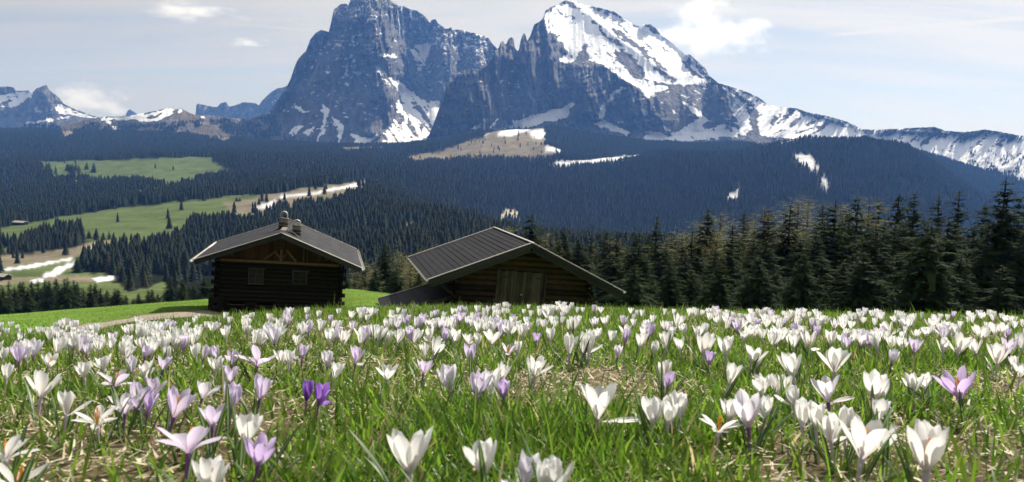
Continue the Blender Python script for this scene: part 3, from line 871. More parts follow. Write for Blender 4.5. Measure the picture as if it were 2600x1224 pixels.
row_of('spruce', [(1621, 585), (1667, 549), (1705, 591), (1756, 580), (1798, 527), (1861, 570), (1889, 535), (1956, 525), (2006, 519), (2046, 567), (2091, 517), (2118, 505), (2180, 499), (2233, 502), (2281, 490), (2325, 487), (2388, 496), (2441, 481), (2495, 514), (2549, 452, 82), (2593, 496), (1645, 600), (1735, 600), (2150, 530), (2640, 470), (2690, 490)],
       'tall dark spruce, {} from the barn along the skyline of the wood beside it', 'tall spruces of the wood beside the barn', 92, 122, 1.25)
row_of('spruce', [(1655, 699), (1703, 665), (1793, 722), (1898, 691), (1925, 649), (2144, 662), (2239, 706), (2272, 560), (2228, 570), (2367, 555), (2411, 560), (2441, 645), (2453, 695), (2545, 671), (1830, 660), (2040, 640), (2010, 700), (2090, 650), (2320, 650), (2590, 640), (1760, 690), (1970, 690), (2190, 640), (2500, 620), (1610, 670)],
       'shorter green spruce, {} from the barn in the front rank of the wood', 'front rank spruces of the wood beside the barn', 66, 86, 1.3)
row_of('spruce', [(1640, 640), (1690, 625), (1745, 640), (1775, 615), (1815, 630), (1850, 625), (1910, 610), (1945, 600), (1990, 590), (2030, 600), (2070, 590), (2105, 580), (2160, 575), (2205, 570), (2250, 560), (2300, 565), (2345, 570), (2390, 575), (2430, 560), (2470, 570), (2520, 560), (2575, 560), (2615, 570)],
       'mid-height spruce, {} from the barn in the middle rank of the wood', 'middle rank spruces of the wood beside the barn', 84, 98, 1.3)
row_of('larch', [(1732, 588), (1779, 559), (1835, 542), (1917, 559), (1940, 530), (2027, 509), (2052, 504), (2139, 517), (2210, 499), (1985, 585, 108), (1825, 590, 108)],
       'pale olive leafless larch, {} from the barn among the dark spruces', 'larches in the wood beside the barn', 106, 130, 1.55)
row_of('spruce', [(1261, 559), (1356, 541), (1375, 570), (1399, 602), (1437, 573), (1470, 602), (1502, 600), (1543, 586), (1568, 589), (1325, 600), (1590, 620), (1420, 610)],
       'dark spruce rising behind the barn roof, {} from the roof ridge end', 'spruces behind the barn', 108, 150, 1.25)
row_of('larch', [(1290, 575), (1385, 590), (1549, 602)], 'pale larch top showing behind the barn roof, {} from the ridge end', 'larches behind the barn', 125, 150, 1.5)
row_of('spruce', [(882, 698), (907, 693), (976, 614), (1008, 676), (955, 680), (1065, 690), (1090, 700)],
       'dark spruce between cabin and barn, {} from the cabin', 'spruces between the two huts', 105, 130, 1.15)
row_of('larch', [(927, 668), (1021, 641), (1043, 664)], 'pale larch in the gap between cabin and barn, {} from the cabin', 'larches between the two huts', 118, 135, 1.6)
row_of('spruce', [(20, 712), (49, 714), (59, 713), (80, 712), (96, 708), (113, 710), (124, 712), (142, 706), (162, 706), (172, 703), (187, 710), (197, 716), (229, 719), (240, 719), (254, 730), (291, 732), (301, 732), (352, 745), (376, 734), (387, 734), (433, 701), (465, 706), (478, 725), (493, 721), (517, 703), (530, 701), (339, 756), (400, 745), (5, 722), (38, 726), (70, 728), (105, 730), (152, 726), (212, 730), (270, 735), (320, 748)],
       'black spruce below the green field, {} from the picture edge towards the cabin', 'spruces below the green field left of the cabin', 215, 285, 1.25)
# single trees standing on the far pastures
row_of('spruce', [(117, 411), (124, 410), (141, 419), (171, 412), (178, 414), (184, 413), (192, 413), (199, 416), (220, 411), (238, 412)],
       'tiny lone spruce on the highest green pasture, {} from its wooded corner', 'lone spruces on the far pasture', 2420, 2520, 1.5)
row_of('spruce', [(600, 499, 1420), (608, 501, 1420)], 'one of two small spruces on the tan hillside, {} from the cabin side', 'pair of spruces on the tan hillside', 1400, 1420, 1.4)
row_of('spruce', [(195, 652, 640), (262, 588, 930), (276, 586, 930), (225, 585, 940), (243, 583, 940)], 'small free standing spruce beside the tan snow-striped slope, {} from the wood edge', 'free standing spruces on the lower slope', 640, 930, 1.3)

# the woods across the valley: far too many to count
def far_conifer(seed, larch=False):
    r = np.random.default_rng(seed)
    V, Fq, H = [], [], []
    nt, n = 6, 6
    for t in range(nt):
        f = t / nt
        zb = 0.06 + 0.94 * f * 0.97
        zt = min(1.0, zb + 0.30)
        R = (0.17 if not larch else 0.19) * (1 - f) ** 0.85 + 0.012
        a0 = len(V)
        ph = r.uniform(0, 6)
        for i in range(n * 2):
            rr_ = R * (r.uniform(0.9, 1.25) if i % 2 == 0 else r.uniform(0.45, 0.7))
            V.append((rr_ * math.cos(ph + i * math.pi / n), rr_ * math.sin(ph + i * math.pi / n), zb + (r.uniform(-.03, .01) if i % 2 == 0 else 0.03)))
            H.append(r.uniform(0.2, 0.9))
        V.append((r.normal(0, .004), r.normal(0, .004), zt)); H.append(0.3)
        for i in range(n * 2):
            Fq.append((a0 + i, a0 + (i + 1) % (n * 2), a0 + n * 2))
    return np_mesh('far_tree', V, np.array(Fq), m_farl if larch else m_fars, False, {'hue': ('FLOAT', H)})


FARM = [far_conifer(300 + i) for i in range(4)] + [far_conifer(320, True)]
FARO = [bpy.data.objects.new('far_tree_model', m) for m in FARM]


def scatter(name, pts, hts, pick, kind_label, protos):
    me = bpy.data.meshes.new(name)
    me.vertices.add(len(pts))
    me.vertices.foreach_set('co', np.asarray(pts, np.float32).ravel())
    for k, typ, d in (('ht', 'FLOAT', hts), ('pick', 'INT', pick), ('turn', 'FLOAT', rng.uniform(0, 6.28, len(pts))), ('wd', 'FLOAT', hts * rng.uniform(1.0, 1.6, len(pts)))):
        a = me.attributes.new(k, typ, 'POINT')
        a.data.foreach_set('value', np.asarray(d, np.int32 if typ == 'INT' else np.float32))
    o = link(name, me)
    ng = bpy.data.node_groups.new(name, 'GeometryNodeTree')
    ng.interface.new_socket('Geometry', in_out='INPUT', socket_type='NodeSocketGeometry')
    ng.interface.new_socket('Geometry', in_out='OUTPUT', socket_type='NodeSocketGeometry')
    N, Lk = ng.nodes, ng.links
    gi, go = N.new('NodeGroupInput'), N.new('NodeGroupOutput')
    mtp = N.new('GeometryNodeMeshToPoints')
    Lk.new(gi.outputs[0], mtp.inputs[0])
    jn = N.new('GeometryNodeGeometryToInstance')
    for pr_ in reversed(protos):
        oi_ = N.new('GeometryNodeObjectInfo'); oi_.inputs[0].default_value = pr_; oi_.inputs['As Instance'].default_value = False
        Lk.new(oi_.outputs['Geometry'], jn.inputs[0])
    iop = N.new('GeometryNodeInstanceOnPoints')
    Lk.new(mtp.outputs[0], iop.inputs['Points']); Lk.new(jn.outputs[0], iop.inputs['Instance'])
    iop.inputs['Pick Instance'].default_value = True

    def named(k, t):
        a = N.new('GeometryNodeInputNamedAttribute'); a.data_type = t; a.inputs[0].default_value = k
        return a.outputs[0]
    Lk.new(named('pick', 'INT'), iop.inputs['Instance Index'])
    cx = N.new('ShaderNodeCombineXYZ'); Lk.new(named('turn', 'FLOAT'), cx.inputs[2])
    Lk.new(cx.outputs[0], iop.inputs['Rotation'])
    cs = N.new('ShaderNodeCombineXYZ'); w_ = named('wd', 'FLOAT')
    Lk.new(w_, cs.inputs[0]); Lk.new(w_, cs.inputs[1]); Lk.new(named('ht', 'FLOAT'), cs.inputs[2])
    Lk.new(cs.outputs[0], iop.inputs['Scale'])
    Lk.new(iop.outputs[0], go.inputs[0])
    md = o.modifiers.new('scatter', 'NODES'); md.node_group = ng
    return o


def wood(n, y0, y1, cmin, cmax, hmin, hmax):
    y = np.sqrt(rng.uniform(y0 * y0, y1 * y1, n))
    c = rng.uniform(cmin, cmax, n)
    x = (c - CX) / F * y * math.cos(PITCH)
    z = ground_z(x, y)
    p = np.stack([x, y, z], -1)
    pc_, pr_ = proj(p)
    k = cover(pc_, pr_)
    keep = (k == 0) | ((k == 4) & (rng.random(n) < 0.12)) | ((k == 2) & (rng.random(n) < 0.022)) | ((k == 1) & (rng.random(n) < 0.002))
    dens = fbm(x / 120, y / 120, 31, 3)
    keep &= rng.random(n) < np.clip(0.55 + 1.3 * dens, 0, 1)
    # slopes in front of the wooded band stay open on the left
    keep &= ~((y < 430) & (pc_ < 900) & ~((pc_ > 560) & (y > 330)))
    keep &= ~((y < 900) & (pr_ > 700) & (pc_ < 620) & (rng.random(n) < 0.93))
    p = p[keep]
    h = rng.uniform(hmin, hmax, len(p)) * (0.6 + 0.9 * fbm(p[:, 0] / 60, p[:, 1] / 60, 37, 3))
    return p, h


sets = [wood(5200, 150, 420, 1050, 2900, 11, 17), wood(11000, 330, 1000, -250, 2850, 11, 17), wood(34000, 1000, 2000, -250, 2850, 12, 19), wood(120000, 2000, 5190, -250, 2850, 12, 19)]
pts = np.concatenate([a for a, b in sets]); hts = np.concatenate([b for a, b in sets])
pick = np.where(rng.random(len(pts)) < 0.07 * (0.3 + 1.6 * fbm(pts[:, 0] / 90, pts[:, 1] / 90, 71, 2)), 4, rng.integers(0, 4, len(pts)))
pts[:, 2] -= 0.4
tag(scatter('conifer_woods', pts, hts, pick, None, FARO), 'dark conifer woods covering the valley and the hill below the mountains', 'woods', kind='stuff')
# trees climbing the snowy slope at the far right edge
n = 11000
c = rng.uniform(2150, 2800, n); r_ = rng.uniform(345, 520, n)
edge = np.interp(c, [2150, 2300, 2400, 2480, 2800], [345, 372, 372, 380, 400])
k = (r_ > edge) & (rng.random(n) < np.clip((r_ - edge) / 90, 0.03, 1)) & (fbm(c / 26, r_ / 20, 81, 3) > 0.50)
SLOPE_TREES = (c[k], r_[k])

# ------------------------------------------------------------------ the two timber huts
def wood_mat(name, dark, light, axis, rough=0.85, sc=3.0, top=None):
    m, g = newmat(name)
    gp = g.n('ShaderNodeNewGeometry').outputs['Position']
    ri = g.n('ShaderNodeObjectInfo').outputs['Random']
    scl = {'x': (0.5, 6, 9), 'z': (9, 9, 0.7), 'y': (9, 0.6, 9)}[axis]
    off = g.n('ShaderNodeCombineXYZ', {0: g.m('MULTIPLY', ri, 90.0), 1: 0.0, 2: g.m('MULTIPLY', ri, 37.0)}).outputs[0]
    mp = g.n('ShaderNodeMapping', {'Vector': g.vm('ADD', gp, off).outputs[0], 'Rotation': (0, 0, math.radians(-13)), 'Scale': scl}).outputs[0]
    n1 = g.noise(mp, sc, 6, 0.65, 0.4)
    n2 = g.noise(gp, 1.3, 4)
    f = g.m('ADD', g.m('MULTIPLY', n1, 0.7), g.m('ADD', g.m('MULTIPLY', n2, 0.35), g.m('MULTIPLY_ADD', ri, 0.3, -0.18)))
    c = g.ramp(f, [(0.3, dark), (0.55, tuple((a + b) / 2 for a, b in zip(dark, light))), (0.8, light)])
    bsdf(g, c, rough, 0.25, bump(g, n1, 0.6, 0.02))
    return m


m_logdark = wood_mat('near_black_logs', (0.004, 0.0035, 0.0032), (0.016, 0.013, 0.011), 'x')  # even near-black log tone for the whole cabin
m_board = wood_mat('brown_gable_boards', (0.018, 0.009, 0.005), (0.07, 0.032, 0.017), 'z')
m_beam = wood_mat('pale_brown_timber', (0.05, 0.03, 0.018), (0.17, 0.105, 0.06), 'x')
m_frame = wood_mat('grey_window_timber', (0.03, 0.026, 0.024), (0.085, 0.075, 0.068), 'x')
m_log = wood_mat('weathered_logs', (0.007, 0.005, 0.004), (0.085, 0.048, 0.029), 'x')
m_plank = wood_mat('grey_door_planks', (0.022, 0.018, 0.015), (0.15, 0.12, 0.092), 'z')
m_fascia = wood_mat('grey_fascia', (0.014, 0.0145, 0.016), (0.05, 0.05, 0.053), 'x')
m_soffit = wood_mat('dark_soffit', (0.02, 0.016, 0.014), (0.06, 0.048, 0.04), 'y')

m_slate, g = newmat('grey_slate')
gp = g.n('ShaderNodeNewGeometry').outputs['Position']
ri = g.n('ShaderNodeObjectInfo').outputs['Random']
n1, n2 = g.noise(gp, 5.0, 5, 0.65), g.noise(gp, 30.0, 4)
c = g.mix(g.m('MULTIPLY_ADD', ri, 0.6, g.m('MULTIPLY', n1, 0.4)), (0.009, 0.009, 0.011), (0.045, 0.045, 0.05))
bsdf(g, c, g.m('MULTIPLY_ADD', n2, 0.35, 0.5), 0.14, bump(g, n1, 0.4, 0.01))
m_sheet, g = newmat('dark_roof_sheet')
gp = g.n('ShaderNodeNewGeometry').outputs['Position']
ri = g.n('ShaderNodeObjectInfo').outputs['Random']
n1 = g.noise(gp, 3.0, 5, 0.65)
n4 = g.noise(gp, 0.7, 4, 0.6)
c = g.mix(g.m('MULTIPLY_ADD', ri, 0.35, g.m('MULTIPLY_ADD', n1, 0.5, g.m('MULTIPLY_ADD', n4, 1.0, -0.45))), (0.008, 0.0075, 0.009), (0.026, 0.025, 0.029))
bsdf(g, c, g.m('MULTIPLY_ADD', n1, 0.3, 0.55), 0.12)
m_trim, g = newmat('zinc_trim')
gp = g.n('ShaderNodeNewGeometry').outputs['Position']
bsdf(g, g.ramp(g.noise(gp, 4.0, 4), [(0.3, (0.30, 0.28, 0.245)), (0.7, (0.48, 0.455, 0.40))]), 0.42, 0.5, metal=0.25)
m_stone, g = newmat('chimney_masonry')
gp = g.n('ShaderNodeNewGeometry').outputs['Position']
n1 = g.noise(gp, 9.0, 5, 0.65)
bsdf(g, g.ramp(n1, [(0.3, (0.025, 0.023, 0.021)), (0.7, (0.11, 0.10, 0.09))]), 0.9, 0.2, bump(g, n1, 0.7, 0.03))
m_mortar, g = newmat('chimney_mortar')
gp = g.n('ShaderNodeNewGeometry').outputs['Position']
bsdf(g, g.ramp(g.noise(gp, 12.0, 4), [(0.3, (0.12, 0.11, 0.10)), (0.7, (0.26, 0.24, 0.21))]), 0.95, 0.1)
m_glass, g = newmat('window_glass')
gp = g.n('ShaderNodeNewGeometry').outputs['Position']
bsdf(g, g.ramp(g.noise(gp, 2.0, 2), [(0.3, (0.01, 0.011, 0.013)), (0.7, (0.025, 0.027, 0.03))]), 0.25, 0.12)
m_void, g = newmat('dark_interior')
gp = g.n('ShaderNodeNewGeometry').outputs['Position']
bsdf(g, g.ramp(g.noise(gp, 2.0, 2), [(0.3, (0.008, 0.007, 0.006)), (0.7, (0.02, 0.017, 0.014))]), 0.95, 0.05)
m_iron, g = newmat('black_iron')
gp = g.n('ShaderNodeNewGeometry').outputs['Position']
bsdf(g, g.ramp(g.noise(gp, 20.0, 3), [(0.3, (0.012, 0.011, 0.011)), (0.7, (0.035, 0.03, 0.028))]), 0.6, 0.4)

_unit = {}


def unit_box(mat):
    """a unit box with softened edges, shared by all pieces of a material"""
    if mat.name not in _unit:
        e = 0.5
        b = 0.47
        V, Fc = [], []
        # chamfered box: 24 verts
        for sx in (-1, 1):
            for sy in (-1, 1):
                for sz in (-1, 1):
                    V += [(sx * e, sy * b, sz * b), (sx * b, sy * e, sz * b), (sx * b, sy * b, sz * e)]

        def vi(sx, sy, sz, k):
            return ((sx > 0) * 4 + (sy > 0) * 2 + (sz > 0)) * 3 + k
        quads, tris = [], []
        for s in (-1, 1):
            quads.append([vi(s, -1, -1, 0), vi(s, 1, -1, 0), vi(s, 1, 1, 0), vi(s, -1, 1, 0)][::s])
            quads.append([vi(-1, s, -1, 1), vi(-1, s, 1, 1), vi(1, s, 1, 1), vi(1, s, -1, 1)][::s])
            quads.append([vi(-1, -1, s, 2), vi(1, -1, s, 2), vi(1, 1, s, 2), vi(-1, 1, s, 2)][::s])
        for a in (-1, 1):
            for b_ in (-1, 1):
                quads.append([vi(a, b_, -1, 0), vi(a, b_, 1, 0), vi(a, b_, 1, 1), vi(a, b_, -1, 1)][::-a * b_])
                quads.append([vi(a, -1, b_, 0), vi(a, 1, b_, 0), vi(a, 1, b_, 2), vi(a, -1, b_, 2)][::a * b_])
                quads.append([vi(-1, a, b_, 1), vi(1, a, b_, 1), vi(1, a, b_, 2), vi(-1, a, b_, 2)][::-a * b_])
                for c_ in (-1, 1):
                    tris.append([vi(a, b_, c_, 0), vi(a, b_, c_, 1), vi(a, b_, c_, 2)][::a * b_ * c_])
        _unit[mat.name] = np_mesh('piece', np.array(V), [np.array(quads), np.array(tris)], mat)
    return _unit[mat.name]


def unit_log(mat):
    k = 'log' + mat.name
    if k not in _unit:
        n = 10
        a = np.linspace(0, 2 * math.pi, n, endpoint=False) + math.pi / n
        V = np.concatenate([np.stack([np.full(n, s), 0.5 * np.cos(a), 0.5 * np.sin(a)], -1) for s in (-0.5, 0.5)])
        q = np.array([(i, (i + 1) % n, n + (i + 1) % n, n + i) for i in range(n)])
        _unit[k] = np_mesh('log', V, [q, np.array([list(range(n))[::-1]]), np.array([list(range(n, 2 * n))])], mat)
    return _unit[k]


def bx(name, mat, parent, x0, x1, y0, y1, z0, z1, rot=None):
    return link(name, unit_box(mat), parent, ((x0 + x1) / 2, (y0 + y1) / 2, (z0 + z1) / 2), rot, (abs(x1 - x0), abs(y1 - y0), abs(z1 - z0)))


def bar(name, mat, parent, a, b, w, t):
    """a timber from a to b in the local x-z plane"""
    a, b = Vector(a), Vector(b)
    d = b - a
    return link(name, unit_box(mat), parent, (a + b) / 2, (0, -math.atan2(d.z, d.x), 0), (d.length, t, w))


def logx(parent, x0, x1, y, z, h, mat, name='log'):
    return link(name, unit_log(mat), parent, ((x0 + x1) / 2, y, z), (random.uniform(0, 6.28), 0, random.uniform(-.004, .004)), (x1 - x0, h, h))


def logy(parent, x, y0, y1, z, h, mat, name='log'):
    return link(name, unit_log(mat), parent, (x, (y0 + y1) / 2, z), (random.uniform(0, 6.28), 0, math.pi / 2), (y1 - y0, h, h))


def hut_root(name, O, tilt, label):
    az = math.atan((830 - CX) / F)
    d = Vector((math.sin(az), math.cos(az), 0))
    w = Vector((math.cos(az), -math.sin(az), 0))
    up = Vector((0, 0, 1))
    Rt = Matrix.Rotation(tilt, 3, d)
    w, up = Rt @ w, Rt @ up
    e = bpy.data.objects.new(name, None)
    COL.objects.link(e)
    e.matrix_world = Matrix(((w.x, d.x, up.x, O[0]), (w.y, d.y, up.y, O[1]), (w.z, d.z, up.z, O[2]), (0, 0, 0, 1)))
    tag(e, label, 'hut')
    return e


def slope_piece(name, mat, parent, s, apex, tan, u0, u1, y0, y1, lift, th):
    """a flat piece on roof slope s (-1 left, 1 right): u is measured down the slope from the ridge"""
    a = math.atan(tan)
    um, L = (u0 + u1) / 2, abs(u1 - u0)
    x = s * um * math.cos(a) + s * math.sin(a) * lift
    z = apex - um * math.sin(a) + math.cos(a) * lift
    return link(name, unit_box(mat), parent, (x, (y0 + y1) / 2, z), (0, s * a, 0), (L, abs(y1 - y0), th))


# ---- cabin
cab = hut_root('log_cabin', P(713, 665, 38.0), math.radians(3.2), 'near-black two-storey log cabin with slate roof and two chimneys')
HW = 3.0
wins = [(-1.12, -0.76, 0.70, 0.74), (0.93, -0.72, 0.70, 0.62)]
lows = [(-1.95, -2.45, 0.74, 0.52), (-0.62, -2.47, 0.74, 0.52), (0.92, -2.5, 0.66, 0.52)]
opens = [(x - w / 2, x + w / 2, z - h / 2, z + h / 2) for x, z, w, h in wins + lows]
ch = 0.205
for k in range(19):
    z = -ch * (k + 0.5)
    cuts = sorted([(a, b) for a, b, lo, hi in opens if lo - 0.07 < z < hi + 0.07])
    xs_ = [-HW - (0.16 if k % 2 else 0.02)] + [v for c_ in cuts for v in c_] + [HW + (0.16 if k % 2 else 0.02)]
    for i in range(0, len(xs_), 2):
        logx(cab, xs_[i], xs_[i + 1], 0.1, z, ch * 1.06, m_logdark)
    for sx in (-1, 1):
        logy(cab, sx * (HW - 0.1), -0.02 - (0 if k % 2 else 0.14), 6.9, z + 0.04, ch * 1.06, m_logdark)
bx('back_wall', m_logdark, cab, -HW + .05, HW - .05, 6.7, 6.9, -3.9, 0.0)
bx('room_dark_fill', m_void, cab, -HW + .22, HW - .22, 0.3, 6.6, -3.8, -0.05)  # solid near-black box: the room's darkness is put into its colour
bx('plinth', m_logdark, cab, -HW - 0.24, -HW + 0.5, -0.12, 7.0, -5.2, -1.75)
bx('foundation', m_stone, cab, -HW - 0.02, HW + 0.05, -0.05, 7.0, -5.2, -3.85)
APX, TN = 1.46, 0.385
DV0, DV1 = -0.95, 7.85
nb_ = 27
for i in range(nb_):
    x0, x1 = -HW + i * 2 * HW / nb_, -HW + (i + 1) * 2 * HW / nb_
    top = APX - 0.15 - TN * max(abs(x0), abs(x1))
    if top > 0.12:
        bx('gable_board', m_board, cab, x0 + 0.004, x1 - 0.004, 0.03 + 0.012 * (i % 2), 0.07 + 0.012 * (i % 2), 0.0, top + 0.05)
bx('tie_beam', m_beam, cab, -HW + .2, HW - .1, -0.07, 0.04, -0.09, 0.035)
bx('king_post', m_beam, cab, -0.06, 0.07, -0.045, 0.035, 0.03, 0.62)
bar('brace', m_beam, cab, (-0.80, -0.035, 0.05), (-0.22, -0.035, 0.56), 0.11, 0.07)
bar('brace', m_beam, cab, (0.72, -0.035, 0.05), (0.24, -0.035, 0.60), 0.11, 0.07)
bar('strut', m_beam, cab, (-0.30, -0.06, 0.50), (-0.03, -0.06, 0.18), 0.08, 0.05)
bar('strut', m_beam, cab, (0.34, -0.06, 0.52), (0.05, -0.06, 0.20), 0.08, 0.05)
bx('batten', m_beam, cab, 1.03, 1.08, -0.02, 0.03, 0.04, 0.70)
bx('batten', m_beam, cab, 1.22, 1.26, -0.02, 0.03, 0.04, 0.66)
for (x, z, w, h) in wins:
    f = link('window', unit_box(m_glass), cab, (x, 0.07, z), None, (w - 0.06, 0.02, h - 0.06))
    iv = f.matrix_local.inverted()

    def sub(nm, mt, x0, x1, y0, y1, z0, z1, f=f):
        o = link(nm, unit_box(mt), f)
        o.matrix_local = f.matrix_basis.inverted() @ (Matrix.Translation(((x0 + x1) / 2, (y0 + y1) / 2, (z0 + z1) / 2)) @ Matrix.Diagonal((x1 - x0, y1 - y0, z1 - z0, 1)))
    a, b, lo, hi = x - w / 2, x + w / 2, z - h / 2, z + h / 2
    sub('lintel', m_frame, a - 0.03, b + 0.10, -0.06, 0.08, hi - 0.025, hi + 0.04)
    sub('sill', m_frame, a, b + 0.03, -0.06, 0.08, lo - 0.035, lo + 0.025)
    sub('frame_post', m_frame, a, a + 0.055, -0.04, 0.08, lo, hi)
    sub('frame_post', m_frame, b - 0.045, b + 0.01, -0.04, 0.08, lo, hi)
    sub('mullion', m_frame, x - 0.02, x + 0.025, 0.0, 0.085, lo, hi)
    for q in (0.33, 0.66):
        sub('glazing_bar', m_frame, a + 0.05, x - 0.02, 0.04, 0.075, lo + q * h - 0.012, lo + q * h + 0.012)
        sub('glazing_bar', m_frame, x + 0.02, b - 0.05, 0.04, 0.075, lo + q * h - 0.012, lo + q * h + 0.012)
for (x, z, w, h) in lows:
    bx('stable_window', m_glass, cab, x - w / 2, x + w / 2, 0.08, 0.1, z - h / 2, z + h / 2)
    bx('lintel', m_frame, cab, x - w / 2 - .03, x + w / 2 + .03, -0.05, 0.06, z + h / 2 - .02, z + h / 2 + .025)
RL = 4.12
for s in (-1, 1):
    slope_piece('roof_deck', m_soffit, cab, s, APX, TN, 0.0, RL, DV0 + 0.03, DV1 - 0.03, -0.07, 0.10)
    nu, ny = 10, 15
    for i in range(nu):
        for j in range(ny):
            sh = 0.5 * (i % 2) - 0.25
            y0 = DV0 + (DV1 - DV0) * max(0, (j + sh)) / ny
            y1 = DV0 + (DV1 - DV0) * min(ny, (j + 1 + sh)) / ny
            o = slope_piece('slate', m_slate, cab, s, APX, TN, RL * i / nu, RL * (i + 1.22) / nu if i < nu - 1 else RL + 0.03, y0 + .004, y1 - .004, 0.006 + random.uniform(0, .006), 0.018)
            o.rotation_euler[1] -= s * 0.030
            o.rotation_euler[0] = random.gauss(0, 0.006)
    slope_piece('bargeboard', m_fascia, cab, s, APX, TN, 0.02, RL, DV0 - 0.02, DV0 + 0.02, -0.10, 0.20)
    slope_piece('verge_trim', m_trim, cab, s, APX, TN, 0.0, RL + 0.04, DV0 - 0.06, DV0 + 0.10, 0.045, 0.03)
    slope_piece('verge_trim', m_trim, cab, s, APX, TN, 0.0, RL + 0.04, DV1 - 0.03, DV1 + 0.05, 0.03, 0.05)
    xg_ = s * (RL * math.cos(math.atan(TN)) + 0.07); zg_ = APX - RL * math.sin(math.atan(TN)) - 0.04
    gv, gf = [], []
    for yy in (DV0 - 0.08, DV1 + 0.05):
        for a in np.linspace(math.pi, 2 * math.pi, 9):
            gv.append((xg_ + 0.085 * math.cos(a), yy, zg_ + 0.085 * math.sin(a) + .05))
        for a in np.linspace(2 * math.pi, math.pi, 9):
            gv.append((xg_ + 0.068 * math.cos(a), yy, zg_ + 0.068 * math.sin(a) + .05))
    gf = [(i, (i + 1) % 18, 18 + (i + 1) % 18, 18 + i) for i in range(18)]
    link('gutter', np_mesh('gutter', gv, [np.array(gf), np.array([list(range(18))]), np.array([list(range(18, 36))[::-1]])], m_trim), cab)
for i in range(18):
    y0 = DV0 + (DV1 - DV0) * i / 18
    link('ridge_cap', unit_box(m_mortar if 3 <= i <= 8 else m_slate), cab, (0, y0 + (DV1 - DV0) / 36, APX + 0.022), None, (0.26, (DV1 - DV0) / 18 - .01, 0.05))
for x in (-2.2, 0.0, 2.2):
    bx('purlin', m_soffit, cab, x - 0.08, x + 0.08, DV0 + 0.12, 0.02, APX - TN * abs(x) - 0.34, APX - TN * abs(x) - 0.16)


def chimney(x, y, w, dpt, z0, h, hood_w, hood_h, legs):
    cz = link('chimney', unit_box(m_mortar), cab, (x, y, z0 + h / 2), None, (w * 0.9, dpt * 0.92, h))
    inv = cz.matrix_basis.inverted()

    def sub(nm, mesh, mat4):
        o = link(nm, mesh, cz); o.matrix_local = inv @ mat4
    nc = max(4, int(h / 0.13))
    for k in range(nc):
        q = 1.0 - 0.12 * k / nc
        sub('stone_course', unit_box(m_stone), Matrix.Translation((x, y, z0 + h * (k + .5) / nc)) @ Matrix.Diagonal((w * q, dpt * q, h / nc - 0.018, 1)))
    sub('chimney_lip', unit_box(m_mortar), Matrix.Translation((x, y, z0 + h + 0.02)) @ Matrix.Diagonal((w * 0.98, dpt * 0.98, 0.05, 1)))
    # arched sheet hood spanning the flue
    prof = []
    r = hood_w / 2
    for a in np.linspace(0, math.pi, 15):
        prof.append((math.cos(a) * r, hood_h - r + math.sin(a) * r))
    prof = [(r + 0.02, legs[1])] + prof + [(-r, legs[0])]
    prof = np.array(prof)
    nrm = np.gradient(prof, axis=0)
    nrm = np.stack([nrm[:, 1], -nrm[:, 0]], -1); nrm /= np.linalg.norm(nrm, axis=1)[:, None] + 1e-9
    inn = prof - nrm * 0.02 * np.sign((nrm * (prof - [0, hood_h - r])).sum(1))[:, None]
    n_ = len(prof)
    vs = []
    for yy in (-dpt * 0.42, dpt * 0.42):
        for p_ in prof: vs.append((x + p_[0], y + yy, z0 + h + p_[1]))
        for p_ in inn: vs.append((x + p_[0], y + yy, z0 + h + p_[1]))
    q = []
    for i in range(n_ - 1):
        q += [(i, i + 1, n_ + i + 1, n_ + i), (2 * n_ + i + 1, 2 * n_ + i, 3 * n_ + i, 3 * n_ + i + 1), (i + 1, i, 2 * n_ + i, 2 * n_ + i + 1), (n_ + i, n_ + i + 1, 3 * n_ + i + 1, 3 * n_ + i)]
    q += [(0, n_, 3 * n_, 2 * n_), (n_ - 1, 3 * n_ - 1, 4 * n_ - 1, 2 * n_ - 1)]
    sub('hood', np_mesh('hood', vs, np.array(q), m_trim), Matrix.Identity(4))
    return sub


s1 = chimney(-0.10, 2.7, 0.50, 0.55, 1.18, 0.72, 0.36, 0.40, (0.02, -0.42))
s1('flashing', unit_box(m_iron), Matrix.Translation((-0.42, 2.75, 1.34)) @ Matrix.Rotation(-math.atan(TN), 4, 'Y') @ Matrix.Diagonal((0.5, 0.8, 0.05, 1)))
s2 = chimney(0.62, 1.15, 0.46, 0.5, 0.98, 0.72, 0.36, 0.32, (0.0, -0.1))
s2('flashing', unit_box(m_iron), Matrix.Translation((0.66, 0.75, 1.255)) @ Matrix.Rotation(math.atan(TN), 4, 'Y') @ Matrix.Diagonal((0.85, 0.32, 0.05, 1)))

# ---- barn
barn = hut_root('hay_barn', P(1331, 690, 36.0), math.radians(3.8), 'low weathered log barn with grey plank double door and dark sheet roof')
BW = 3.28
APB, TB = 1.40, 0.425
BV0, BV1 = -1.0, 7.4
dx0, dx1, dz = -1.26, 1.10, 0.02
chb = 0.255
for k in range(-6, 13):
    z = -chb * (k + 0.5)
    half = min(BW, (APB - 0.16 - (z + chb / 2)) / TB) if k < 2 else BW
    if half < 0.35: continue
    ext = (0.2 if k % 2 else 0.05) if half >= BW else 0
    if z > dz - 0.02:
        logx(barn, -half - ext, half + ext, 0.1, z, chb * 1.05, m_log)
    else:
        logx(barn, -half - ext, dx0, 0.1, z, chb * 1.05, m_log)
        logx(barn, dx1, half + ext, 0.1, z, chb * 1.05, m_log)
    if z < -0.1:
        for sx in (-1, 1):
            logy(barn, sx * (BW - 0.1), -0.03 - (0.0 if k % 2 else 0.17), 6.6, z + 0.05, chb * 1.05, m_log)
bx('back_wall', m_log, barn, -BW + .05, BW - .05, 6.4, 6.55, -3.2, -0.05)
bx('room_dark_fill', m_void, barn, -BW + .25, BW - .25, 0.5, 6.3, -3.2, -0.15)  # unlit barn inside coloured in as a near-black block
